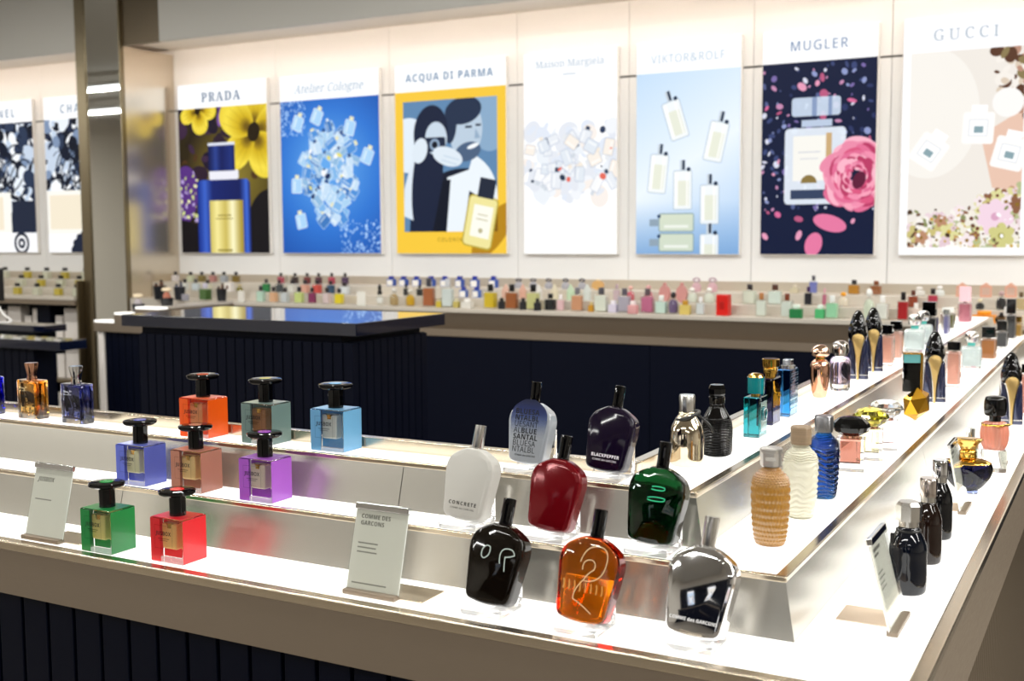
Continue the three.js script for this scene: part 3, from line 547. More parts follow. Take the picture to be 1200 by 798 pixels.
const pebbleCap = lathe([[0, 0.0815], [0.0066, 0.0815], [0.007, 0.083], [0.0068, 0.1095], [0.006, 0.11], [0, 0.11]], 32), pebbleCollar = cyl(0.0078, 0.0078, 0.0016, 0.0812);
const pebbleFace = (() => { const g = new THREE.ShapeGeometry(pebbleShape(0.84), 16), p = g.attributes.position, u = g.attributes.uv; for (let i = 0; i < p.count; i++) u.setXY(i, p.getX(i) / 0.066 + 0.5, p.getY(i) / 0.083); return g; })();
const restGeo = (() => {
  const s = new THREE.Shape(); // side view: first coordinate is depth (front positive)
  s.moveTo(0.021, 0); s.lineTo(0.021, 0.007); s.quadraticCurveTo(0.0205, 0.0088, 0.0178, 0.0086); s.lineTo(0.0158, 0.0034); s.lineTo(-0.0165, 0.0034);
  s.lineTo(-0.0188, 0.0105); s.lineTo(-0.0278, 0.048); s.quadraticCurveTo(-0.0285, 0.0505, -0.0302, 0.0495); s.lineTo(-0.0305, 0.0); s.lineTo(0.021, 0);
  const g = upright(s, 0.052, 0.0012, 2); g.rotateY(-Math.PI / 2); return g;
})();
function pebble(label, pos, lean, body, cap, draw, core, lit) {
  const r = thing('acrylic_rest', `clear acrylic rest under the ${lit}`, 'stand', [pos[0], pos[1], pos[2]], 0, 'acrylic rests');
  part(r, 'rest', restGeo, M.acrylic);
  const t = thing('pebble_bottle', label, 'bottle', [pos[0], pos[1] + 0.0085, pos[2]], 0, 'leaning pebble bottles');
  const [deg, roll, size] = lean; t.scale.setScalar(size);
  const a = [-deg * Math.PI / 180, 0, roll * Math.PI / 180];
  part(t, 'body', pebbleBody, body, null, a);
  part(t, 'collar', pebbleCollar, cap, null, a);
  part(t, 'cap', pebbleCap, cap, null, a);
  if (core) part(t, 'perfume', pebbleCore, core, null, a);
  if (draw) {
    const m = new THREE.MeshStandardMaterial({ map: canvas(384, 480, draw), transparent: true, roughness: 0.35 });
    part(t, 'front_print', pebbleFace, m, new THREE.Vector3(0, 0.0035, 0.0123).applyEuler(new THREE.Euler(...a)).toArray(), a);
  }
  return t;
}
const stroke = (g, col, w, pts) => { g.strokeStyle = col; g.lineWidth = w; g.lineCap = 'round'; g.beginPath(); g.moveTo(pts[0], pts[1]); for (let i = 2; i + 3 < pts.length; i += 4) g.quadraticCurveTo(pts[i], pts[i + 1], pts[i + 2], pts[i + 3]); g.stroke(); };
pebble('pebble bottle fading from navy to clear, covered in bold black lettering', [-0.668, D3 + LIFT, -1.277], [10, -2, 0.95], new THREE.MeshPhysicalMaterial({ color: 0xb4bac2, transmission: 0.35, roughness: 0.3, thickness: 0, clearcoat: 1, clearcoatRoughness: 0.04 }), M.black, (g, W, H) => {
  const c = g.createLinearGradient(0, 0, 0, H * 0.62); c.addColorStop(0, 'rgba(10,18,52,1)'); c.addColorStop(0.3, 'rgba(22,38,92,.95)'); c.addColorStop(0.6, 'rgba(70,90,140,.6)'); c.addColorStop(1, 'rgba(150,160,175,.0)'); g.fillStyle = c; g.fillRect(0, 0, W, H);
  g.fillStyle = '#08080a'; g.textAlign = 'left'; const L = [['BLUESA', 1], ['NTALBL', 1], ['UESANT', 0], ['ALBLUE', 2], ['SANTAL', 1], ['BLUESA', 0], ['NTALBL', 0]];
  L.forEach(([s, b], i) => { const y = 122 + i * 49; if (b === 2) { g.font = '400 58px sans-serif'; g.fillText('AL', 68, y); const w = g.measureText('AL').width; g.font = '800 58px sans-serif'; g.fillText('BLUE', 68 + w, y); } else { g.font = `${b ? 800 : 400} 58px sans-serif`; g.fillText(s, 68, y); } });
  g.font = '600 17px sans-serif'; g.fillText('COMME des GARCONS', 98, 446);
}, null, 'navy to clear lettered pebble bottle');
pebble('dark purple black pebble bottle with small white lettering', [-0.56, D3 + LIFT, -1.277], [15, -4, 0.97], std(0x130a1e, { roughness: 0.08, specularIntensity: 0.7 }), M.black, (g, W, H) => { g.fillStyle = '#ece8f0'; g.textAlign = 'center'; g.font = '800 34px sans-serif'; g.fillText('BLACKPEPPER', W / 2, H - 76); g.font = '500 19px sans-serif'; g.fillText('COMME des GARCONS', W / 2, H - 48); }, null, 'dark purple black pebble bottle');
pebble('matt pale grey pebble bottle with silver cap', [-0.714, D2 + LIFT, -1.196], [15, -3, 1.07], std(0xb4b2ac, { roughness: 0.55, bumpMap: grain, bumpScale: 0.0002 }), M.silver, (g, W, H) => { g.fillStyle = '#34322f'; g.textAlign = 'center'; g.font = '700 34px sans-serif'; g.letterSpacing = '6px'; g.fillText('CONCRETE', W / 2, H - 70); g.font = '500 17px sans-serif'; g.letterSpacing = '1px'; g.fillText('COMME des GARCONS', W / 2, H - 42); }, null, 'matt pale grey pebble bottle');
pebble('lacquered burgundy red pebble bottle with black cap', [-0.597, D2 + LIFT, -1.196], [14, -5, 1.04], std(0x68040f, { metalness: 0.25, roughness: 0.14 }), M.black, null, null, 'burgundy red pebble bottle');
pebble('deep emerald glass pebble bottle with black cap', [-0.468, D2 + LIFT, -1.196], [14, -3, 1.06], glass('#0a8a62', 0.0105), M.black, (g) => { stroke(g, 'rgba(60,220,160,.9)', 6, [170, 150, 200, 142, 250, 150, 262, 162, 240, 168, 190, 172, 168, 166, 170, 150]); stroke(g, 'rgba(60,220,160,.9)', 6, [150, 220, 200, 206, 262, 216, 268, 236, 220, 236, 180, 240, 150, 232, 150, 220]); }, null, 'emerald glass pebble bottle');
pebble('glossy black brown pebble bottle with looping white doodles', [-0.621, D1 + LIFT, -1.092], [17, -4, 1.09], std(0x0e0905, { roughness: 0.05 }), M.black, (g) => { const c = 'rgba(190,205,200,.9)'; stroke(g, c, 7, [110, 190, 130, 150, 160, 170, 170, 220, 130, 240, 100, 240, 110, 190]); stroke(g, c, 7, [240, 250, 220, 170, 270, 160, 320, 150, 330, 190, 300, 205, 270, 210, 272, 250, 280, 290, 250, 290]); }, null, 'black brown pebble bottle');
pebble('translucent amber orange pebble bottle with fine doodle lines', [-0.5035, D1 + LIFT, -1.086], [15, -4, 1.1], glass('#f29a2c', 0.02), M.black, (g) => { const c = 'rgba(240,214,170,.8)'; stroke(g, c, 6, [150, 170, 170, 60, 270, 70, 330, 90, 300, 200, 270, 270, 190, 270]); stroke(g, c, 6, [170, 210, 160, 150, 220, 150, 250, 160, 240, 200, 200, 230, 190, 260, 130, 330, 140, 380, 200, 400, 260, 440, 300, 420]); for (let i = 0; i < 8; i++) stroke(g, 'rgba(244,190,110,.5)', 9, [70 + i * 34, 330, 74 + i * 34, 310, 66 + i * 34, 282]); }, null, 'amber orange pebble bottle');
pebble('mirror chrome pebble bottle with silver cap and white lettering', [-0.381, D1 + LIFT, -1.096], [16, -3, 1.13], M.chrome, M.silver, (g, W, H) => { g.fillStyle = '#f4f4f6'; g.textAlign = 'center'; g.font = '800 25px sans-serif'; g.fillText('COMME des GARCONS', W / 2, H - 60); }, null, 'mirror chrome pebble bottle');

// ---------------------------------------------------------------- clear rectangular bottles at the left end of the top step
function slabBottle(label, pos, w, h, d, juiceColor, dist, capMat, o = {}) {
  const t = thing('rectangular_bottle', label, 'bottle', pos, o.turn ?? 0);
  part(t, 'glass_body', prism(roundRect(w, d, d * 0.28), h, 0.0015), M.clear);
  part(t, 'perfume', prism(roundRect(w - 0.008, d - 0.008, d * 0.2), h - 0.012, 0.0012, 0.007), juice(juiceColor, dist));
  part(t, 'collar', cyl(0.0085, 0.0085, 0.003, h), capMat);
  part(t, 'cap', lathe([[0, h + 0.003], [0.0082, h + 0.003], [0.0075, h + 0.008], [0.0112, h + 0.026], [0.0106, h + 0.0285], [0, h + 0.0285]]), capMat);
  print(t, 'script_print', w * 0.5, h * 0.2, [-w * 0.08, h * 0.8, d / 2 + 0.0005], null, 192, 72, (g) => { const c = o.ink ?? '#efe0b0'; stroke(g, c, 4, [10, 44, 22, 4, 30, 40, 40, 8, 48, 42, 60, 24, 72, 40, 84, 22, 92, 44, 112, 60, 120, 20, 132, 36, 150, 24]); g.fillStyle = c; g.fillRect(10, 58, 130, 3); });
  return t;
}
slabBottle('clear rectangular bottle of amber perfume with rose gold cap', [-1.602, D3 + LIFT, -1.283], 0.052, 0.064, 0.026, '#e2a040', 0.03, M.roseGold);
slabBottle('clear rectangular bottle of navy perfume with silver cap', [-1.494, D3 + LIFT, -1.281], 0.053, 0.064, 0.026, '#5c629c', 0.022, M.chrome, { ink: '#e8ecf6' });
slabBottle('royal blue rectangular bottle beside the amber rectangular bottle', [-1.711, D3 + LIFT, -1.283], 0.052, 0.064, 0.026, '#1c34d0', 0.012, M.silver);

// ---------------------------------------------------------------- brand cards in clear holders
function card(label, pos, turn, w, h, lean, draw, slot) {
  const t = thing('card_holder', label, 'sign', pos, turn);
  const a = [-lean * Math.PI / 180, 0, 0];
  part(t, 'base_plate', rbox(w, 0.006, 0.012, 0.001), M.champagne, [0, 0, 0.001]);
  part(t, 'backing', rbox(w, h, 0.0016, 0.0004, h / 2 + 0.004), M.white, [0, 0, -0.001], a);
  const m = new THREE.MeshStandardMaterial({ map: canvas(384, 512, draw), roughness: 0.7 });
  part(t, 'card', new THREE.PlaneGeometry(w - 0.001, h - 0.004), m, [0, (h / 2 + 0.004) * Math.cos(a[0]), -0.0001 - (h / 2 + 0.004) * Math.sin(-a[0])], a);
  part(t, 'clear_cover', rbox(w + 0.006, h + 0.004, 0.0012, 0.0004, h / 2 + 0.006), M.thin, [0.002, 0, 0.0018], a);
  part(t, 'top_clip', rbox(w + 0.002, 0.008, 0.006, 0.0012, h + 0.003), M.chrome, [0, 0, 0], a);
  if (slot) part(t, 'slot_plate', rbox(...slot.slice(0, 3), 0.0002), turn ? once('slot', () => std(0xd9c5b0, { roughness: 0.5 })) : M.champagneTrim, slot.slice(3));
  return t;
}
const small = (g, rows, x = 40) => { g.fillStyle = '#8a867e'; for (const [y, w] of rows) g.fillRect(x, y, w, 9); };
const bg = (g, W, H) => { g.fillStyle = '#e2ddd4'; g.fillRect(0, 0, W, H); };
card('leaning brand card beside the emerald green flacon', [-1.323, D1 + 0.001, -1.066], 0, 0.075, 0.1, 14, (g, W, H) => { bg(g, W, H); g.fillStyle = '#4a4640'; g.font = 'italic 700 46px sans-serif'; g.fillText('JUSBOX', 40, 110); small(g, [[240, 170]]); }, [0.075, 0.0012, 0.045, 0.028, 0, -0.028]);
card('leaning brand card before the black brown pebble bottle', [-0.77, D1 + 0.001, -1.073], 0, 0.074, 0.1, 15, (g, W, H) => { bg(g, W, H); g.fillStyle = '#4a4640'; g.font = '700 38px sans-serif'; g.fillText('COMME DES', 40, 70); g.fillText('GARCONS', 40, 112); small(g, [[220, 150], [248, 140], [276, 150]]); small(g, [[470, 260]], 30); }, [0.075, 0.0012, 0.05, 0.03, 0, -0.03]);
const plainCard = (g, W, H) => { bg(g, W, H); g.fillStyle = '#6a645c'; g.fillRect(40, 50, 170, 20); g.fillRect(40, 84, 110, 16); small(g, [[190, 120], [220, 140], [250, 110], [280, 130]]); small(g, [[470, 220]], 40); };
card('leaning cream card beside the navy black flask on the lowest step', [-0.2068, D1 + 0.001, -1.251], Math.PI / 2, 0.078, 0.098, 14, plainCard, [0.055, 0.0012, 0.06, 0.018, 0, -0.034]);
card('leaning cream card in front of the squat navy flacon', [-0.2115, D1 + 0.001, -1.842], Math.PI / 2, 0.072, 0.1, 11, plainCard, [0.055, 0.0012, 0.05, 0.01, 0, -0.03]);
card('leaning cream card in front of the ribbed peach flacon', [-0.193, D1 + 0.001, -2.225], Math.PI / 2, 0.07, 0.1, 11, plainCard);
// ---------------------------------------------------------------- bottles on the right arm
function bumpy(profile, seg, rows, fn, squash = 1) {             // profile(v) -> [radius, y]; fn(angle, v) -> extra radius
  const P = [], U = [], I = [];
  for (let j = 0; j <= rows; j++) for (let i = 0; i <= seg; i++) {
    const a = i / seg * Math.PI * 2, v = j / rows, [r, y] = profile(v), e = fn(a, v), q = Math.max(0, r + e);
    P.push(Math.sin(a) * q, y, Math.cos(a) * q * squash); U.push(i / seg, v);
    if (i < seg && j < rows) { const k = j * (seg + 1) + i; I.push(k, k + 1, k + seg + 2, k, k + seg + 2, k + seg + 1); }
  }
  const g = new THREE.BufferGeometry();
  g.setAttribute('position', new THREE.Float32BufferAttribute(P, 3)); g.setAttribute('uv', new THREE.Float32BufferAttribute(U, 2)); g.setIndex(I); g.computeVertexNormals();
  return g;
}
function curve(pts) {                                             // smooth profile through [radius, y]
  const c = new THREE.CatmullRomCurve3(pts.map((p) => new THREE.Vector3(p[0], p[1], 0)), false, 'centripetal');
  return (v) => { const p = c.getPoint(v); return [Math.max(0, p.x), p.y]; };
}
const smooth = (pts, seg = 44, rows = 40, squash = 1) => bumpy(curve(pts), seg, rows, () => 0, squash);
const RIGHT = Math.PI / 2;

{ // top step
  let t = thing('metallic_flask', 'mirror gold silver flask with black cord round its neck', 'bottle', [-0.499, D3 + LIFT, -1.397]);
  part(t, 'body', smooth([[0, 0], [0.017, 0.0003], [0.0215, 0.003], [0.0225, 0.02], [0.0225, 0.038], [0.0195, 0.052], [0.0115, 0.066], [0.0095, 0.071], [0, 0.0712]]), metal(0xd8cbb4, 0.08));
  part(t, 'cap', lathe([[0, 0.0712], [0.0102, 0.0712], [0.0102, 0.091], [0.0095, 0.0925], [0, 0.0928]]), M.silver);
  const cord = part(t, 'cord', new THREE.TorusGeometry(0.0152, 0.0021, 10, 36), M.blackSatin, [0.0015, 0.0655, 0], [1.75, 0.3, 0]);
  part(cord, 'cord_tail', new THREE.TubeGeometry(new THREE.CatmullRomCurve3([[0.0135, 0, 0], [0.019, 0.003, 0.008], [0.0245, 0.002, 0.018], [0.0258, 0.0, 0.03]].map((p) => new THREE.Vector3(...p))), 16, 0.0016, 8), M.blackSatin);

  t = thing('ribbed_flask', 'glossy black flask wrapped in irregular ridges', 'bottle', [-0.486, D3 + LIFT, -1.479]);
  part(t, 'body', bumpy(curve([[0, 0], [0.015, 0.0003], [0.0195, 0.004], [0.0205, 0.02], [0.0205, 0.04], [0.018, 0.052], [0.0105, 0.066], [0.0085, 0.072], [0, 0.0722]]), 96, 220, (a, v) => (v > 0.2 && v < 0.62 ? 0.0009 * Math.sin(v * 260 + 2.2 * Math.sin(a * 3 + v * 9) + 1.4 * Math.sin(a * 5)) : 0)), M.black);
  part(t, 'neck_ring', lathe([[0, 0.072], [0.0105, 0.072], [0.0108, 0.08], [0.009, 0.082], [0, 0.082]], 20), M.black);
  part(t, 'cap', gem(0.0118, 8, [[0, 0.0], [0.85, 0.0], [1, 0.25], [1, 0.8], [0.8, 1.25], [0, 1.3]]), M.black, [0, 0.082, 0]);

  t = thing('flat_flacon', 'teal glass flacon with engraved crest and gold topped cap', 'bottle', [-0.484, D3 + LIFT, -1.654], RIGHT);
  part(t, 'glass_body', rbox(0.042, 0.06, 0.024, 0.0015), glass('#2aa8b0', 0.03));
  part(t, 'crest_panel', rbox(0.03, 0.044, 0.0012, 0.0004, 0.03), metal(0x9fc4c6, 0.2), [0, 0, 0.0124]);
  part(t, 'crest', new THREE.TorusGeometry(0.009, 0.0022, 10, 28), gloss(0x0d5a60), [0, 0.034, 0.0138]);
  part(t, 'neck', cyl(0.007, 0.007, 0.004, 0.06), M.gold);
  const tc = part(t, 'cap', lathe([[0, 0.064], [0.0125, 0.064], [0.0128, 0.088], [0, 0.088]]), gloss(0x0d6f74)); part(tc, 'cap_top', gem(0.0118, 14, [[0, 0], [1, 0], [0.9, 0.3], [0.5, 0.5], [0, 0.55]]), M.gold, [0, 0.088, 0]);

  t = thing('flat_flacon', 'dark cobalt flacon with tall gold cap', 'bottle', [-0.496, D3 + LIFT, -1.775], RIGHT);
  part(t, 'glass_body', rbox(0.046, 0.074, 0.022, 0.002), glass('#2a34a8', 0.014));
  part(t, 'neck', cyl(0.009, 0.009, 0.006, 0.074), M.gold);
  part(t, 'cap', lathe([[0, 0.08], [0.011, 0.08], [0.0115, 0.087], [0.0108, 0.0885], [0.0135, 0.091], [0.0138, 0.102], [0.0125, 0.1035], [0, 0.1035]]), M.gold);

  t = thing('flat_flacon', 'icy light blue ribbed flacon with silver sprayer', 'bottle', [-0.494, D3 + LIFT, -1.872], RIGHT);
  part(t, 'glass_body', rbox(0.05, 0.078, 0.022, 0.0015), glass('#8cc8ea', 0.02));
  for (let i = 0; i < 7; i++) part(t, 'rib', rbox(0.046, 0.004, 0.0012, 0.0004, 0.012 + i * 0.0095), glass('#a9d8f0', 0.02), [0, 0, 0.0113]);
  part(t, 'collar', cyl(0.012, 0.012, 0.005, 0.078), M.silver); part(t, 'cap', rbox(0.018, 0.01, 0.014, 0.001, 0.088), M.chrome);

  t = thing('amphora_flacon', 'rose gold amphora flacon with pearly mushroom stopper', 'bottle', [-0.497, D3 + LIFT, -2.108]);
  part(t, 'body', smooth([[0, 0], [0.011, 0.0003], [0.0125, 0.003], [0.0155, 0.02], [0.0178, 0.045], [0.0165, 0.062], [0.0095, 0.07], [0, 0.0705]]), metal(0xdca98e, 0.1));
  part(t, 'collar', cyl(0.009, 0.009, 0.005, 0.0702), M.gold);
  part(t, 'stopper', smooth([[0, 0.075], [0.0125, 0.0755], [0.0165, 0.081], [0.015, 0.089], [0.008, 0.096], [0, 0.0975]]), metal(0xe6bfa6, 0.12));

  t = thing('oval_flacon', 'clear oval flacon of pale lilac perfume with pearl cap', 'bottle', [-0.484, D3 + LIFT, -2.215]);
  part(t, 'glass_body', smooth([[0, 0], [0.016, 0.0003], [0.018, 0.002], [0.0195, 0.025], [0.0195, 0.05], [0.0165, 0.062], [0.008, 0.067], [0, 0.0672]], 44, 40, 0.7), M.clear);
  part(t, 'perfume', smooth([[0, 0.012], [0.012, 0.0125], [0.0155, 0.018], [0.0158, 0.05], [0.0125, 0.056], [0, 0.0565]], 36, 24, 0.6), juice('#b6a6cc', 0.03));
  part(t, 'band', cyl(0.0125, 0.0125, 0.006, 0.067), M.silver);
  part(t, 'cap', lathe([[0, 0.073], [0.015, 0.073], [0.016, 0.08], [0.014, 0.091], [0.008, 0.096], [0, 0.0965]]), metal(0xe4dcd6, 0.12));
}

// stiletto-shaped flacons seen from the heel
function loft(sections, seg = 28) {                               // sections: [y, half width, half depth, depth shift]
  const P = [], I = [], n = sections.length;
  for (const [y, w, d, s] of sections) for (let i = 0; i <= seg; i++) { const a = i / seg * Math.PI * 2; P.push(Math.sin(a) * w, y, Math.cos(a) * d + s); }
  for (let j = 0; j + 1 < n; j++) for (let i = 0; i < seg; i++) { const k = j * (seg + 1) + i; I.push(k, k + 1, k + seg + 2, k, k + seg + 2, k + seg + 1); }
  for (const [row, up] of [[0, false], [n - 1, true]]) { const c = P.length / 3; P.push(0, sections[row][0], sections[row][3]); for (let i = 0; i < seg; i++) { const k = row * (seg + 1) + i; up ? I.push(c, k, k + 1) : I.push(c, k + 1, k); } }
  const g = new THREE.BufferGeometry(); g.setAttribute('position', new THREE.Float32BufferAttribute(P, 3)); g.setIndex(I);
  return toCreasedNormals(g, 0.8);
}
const shoeSide = (() => { const s = new THREE.Shape(); s.moveTo(0.0026, 0.003); s.quadraticCurveTo(0.003, 0.053, 0.0115, 0.079); s.quadraticCurveTo(0.0165, 0.088, 0.0185, 0.081); s.quadraticCurveTo(0.0205, 0.05, 0.0215, 0.003); s.lineTo(0.0035, 0.003); return upright(s, 0.036, 0.002, 3); })();
const shoeSideL = shoeSide.clone().scale(-1, 1, 1); { const i = shoeSideL.attributes.position, n = shoeSideL.attributes.normal; if (!shoeSideL.index) for (let k = 0; k < i.count; k += 3) for (const a of [i, n]) { const x = [a.getX(k + 1), a.getY(k + 1), a.getZ(k + 1)]; a.setXYZ(k + 1, a.getX(k + 2), a.getY(k + 2), a.getZ(k + 2)); a.setXYZ(k + 2, ...x); } }
const shoeArch = (() => { const s = new THREE.Shape(); s.moveTo(-0.002, 0.002); s.quadraticCurveTo(-0.0022, 0.056, -0.0125, 0.085); s.quadraticCurveTo(-0.0115, 0.096, 0, 0.0975); s.quadraticCurveTo(0.0115, 0.096, 0.0125, 0.085); s.quadraticCurveTo(0.0022, 0.056, 0.002, 0.002); s.lineTo(-0.002, 0.002); return upright(s, 0.006, 0.0015, 2); })();
const shoeUpper = loft([[0.083, 0.016, 0.014, -0.004], [0.09, 0.0192, 0.019, -0.004], [0.1, 0.0195, 0.021, -0.005], [0.112, 0.0172, 0.021, -0.007], [0.124, 0.0135, 0.019, -0.01], [0.134, 0.0098, 0.015, -0.012], [0.141, 0.0055, 0.009, -0.013], [0.1432, 0.001, 0.002, -0.013]]);
const shoeGold = once('shoegold', () => metal(0xd8b878, 0.3)), shoeBlue = once('shoeblue', () => gloss(0x2a3050, { metalness: 0.5, roughness: 0.1 }));
function shoe(label, pos, turn = 0.4, s = 1) {
  const t = thing('stiletto_flacon', label, 'bottle', pos, turn, 'stiletto flacons'); t.scale.setScalar(s);
  part(t, 'side', shoeSide, shoeBlue, [0, 0, -0.006]); part(t, 'side', shoeSideL, shoeBlue, [0, 0, -0.006]);
  part(t, 'heel', shoeArch, shoeGold, [0, 0, 0.0135]);
  const u = part(t, 'upper', shoeUpper, M.black); part(u, 'topline', new THREE.TorusGeometry(0.0085, 0.0008, 8, 30, Math.PI), metal(0x6a6a70, 0.2), [0, 0.101, 0.0148], [-0.15, 0, 0]); part(u, 'pull_tab', rbox(0.0035, 0.012, 0.0012, 0.0005, 0.122), M.gold, [0, 0, 0.0095], [-0.2, 0, 0]);
  for (const x of [-0.0125, 0.0125]) part(t, 'foot_band', rbox(0.0175, 0.0022, 0.0375, 0.0006, 0.012), M.silver, [x, 0, -0.006]);
  return t;
}
shoe('black stiletto flacon on the top step beside the pearl capped oval flacon', [-0.488, D3 + LIFT, -2.392], 0.25);
shoe('black stiletto flacon on the top step beside the peach bottles', [-0.487, D3 + LIFT, -2.545], 0.25, 0.98);
shoe('black stiletto flacon on the middle step behind the gold ingot flacon', [-0.36, D2 + LIFT, -2.551], 0.2, 1.07);
shoe('black stiletto flacon on the lowest step behind the ribbed peach flacon', [-0.223, D1 + LIFT, -2.72], 0.2, 1.13);

// simple families further along
function cubeCap(label, pos, w, h, d, color, dist, capH = 0.02, capMat = M.black, group) {
  const t = thing('cube_cap_bottle', label, 'bottle', pos, 0, group);
  part(t, 'glass_body', rbox(w, h - capH - 0.004, d, 0.0025), M.clear);
  part(t, 'perfume', rbox(w - 0.008, h - capH - 0.014, d - 0.008, 0.002, (h - capH - 0.004) / 2 + 0.001), milky(color, 0.72));
  part(t, 'neck', cyl(0.006, 0.006, 0.004, h - capH - 0.004), M.silver); part(t, 'cap', rbox(w * 0.82, capH, d * 0.82, 0.001, h - capH / 2), capMat);
  return t;
}
cubeCap('slim peach bottle with black cube cap on the top step beside a stiletto flacon', [-0.484, D3 + LIFT, -2.693], 0.03, 0.093, 0.026, 0xf8d4c4);
cubeCap('slim peach bottle with black cube cap on the top step, behind its twin', [-0.486, D3 + LIFT, -2.815], 0.03, 0.093, 0.026, 0xf8d8ca);
cubeCap('slim peach bottle with black cube cap on the middle step', [-0.36, D2 + LIFT, -2.848], 0.033, 0.107, 0.028, 0xf8cfbe);
cubeCap('peach bottle with black cap on the lowest step behind the stiletto flacon', [-0.201, D1 + LIFT, -2.89], 0.036, 0.12, 0.03, 0xf6cabc);
cubeCap('gold filled bottle with black square cap on the middle step', [-0.35, D2 + LIFT, -3.495], 0.042, 0.096, 0.034, 0xd9a24c, 0, 0.03);
cubeCap('black checked bottle on the middle step near the counter end', [-0.35, D2 + LIFT, -3.878], 0.035, 0.088, 0.03, 0x131318, 0, 0.03);
cubeCap('tall black bottle at the far end of the middle step', [-0.353, D2 + LIFT, -4.206], 0.035, 0.14, 0.03, 0x121217, 0, 0.05);
cubeCap('pale yellow bottle at the far end of the middle step', [-0.34, D2 + LIFT, -4.3], 0.035, 0.075, 0.03, 0xe0c470, 0, 0.02, M.gold);
cubeCap('dark bottle with wide black square cap on the top step', [-0.506, D3 + LIFT, -3.46], 0.044, 0.105, 0.04, 0x1b1a20, 0, 0.04);
cubeCap('slim lavender bottle on the top step beside the wide black capped bottle', [-0.474, D3 + LIFT, -3.56], 0.02, 0.078, 0.02, 0xb4b2da, 0, 0.012, M.silver);
cubeCap('olive bottle with pale cap on the top step', [-0.5, D3 + LIFT, -3.79], 0.04, 0.07, 0.032, 0x8d8a3c, 0, 0.014, M.frost);
cubeCap('tall blush pink bottle at the far end of the top step', [-0.485, D3 + LIFT, -4.078], 0.042, 0.124, 0.034, 0xf0b6c4, 0, 0.05, std(0xf0c2cc));
function shouldered(label, pos, s = 1) {
  const t = thing('shouldered_bottle', label, 'bottle', pos, 0.1, 'clear bottles with turquoise collars'); t.scale.setScalar(s);
  part(t, 'glass_body', prism(roundRect(0.05, 0.034, 0.008), 0.058, 0.006, 0, 4), M.clear);
  part(t, 'perfume', prism(roundRect(0.04, 0.024, 0.006), 0.042, 0.004, 0.008, 3), milky(0xf4fbfb, 0.85));
  part(t, 'collar', rbox(0.018, 0.008, 0.015, 0.001, 0.063), std(0x52bdb4, { roughness: 0.35 }));
  part(t, 'stopper', smooth([[0, 0.067], [0.013, 0.068], [0.016, 0.074], [0.016, 0.088], [0.012, 0.094], [0, 0.096]]), M.clear);
}
shouldered('clear shouldered bottle with turquoise collar on the top step, nearer the peach bottles', [-0.48, D3 + LIFT, -3.043]);
shouldered('clear shouldered bottle with turquoise collar on the top step, nearer the wide black cap', [-0.49, D3 + LIFT, -3.24], 0.97);
shouldered('clear shouldered bottle with turquoise collar on the middle step', [-0.368, D2 + LIFT, -3.254], 1.05);

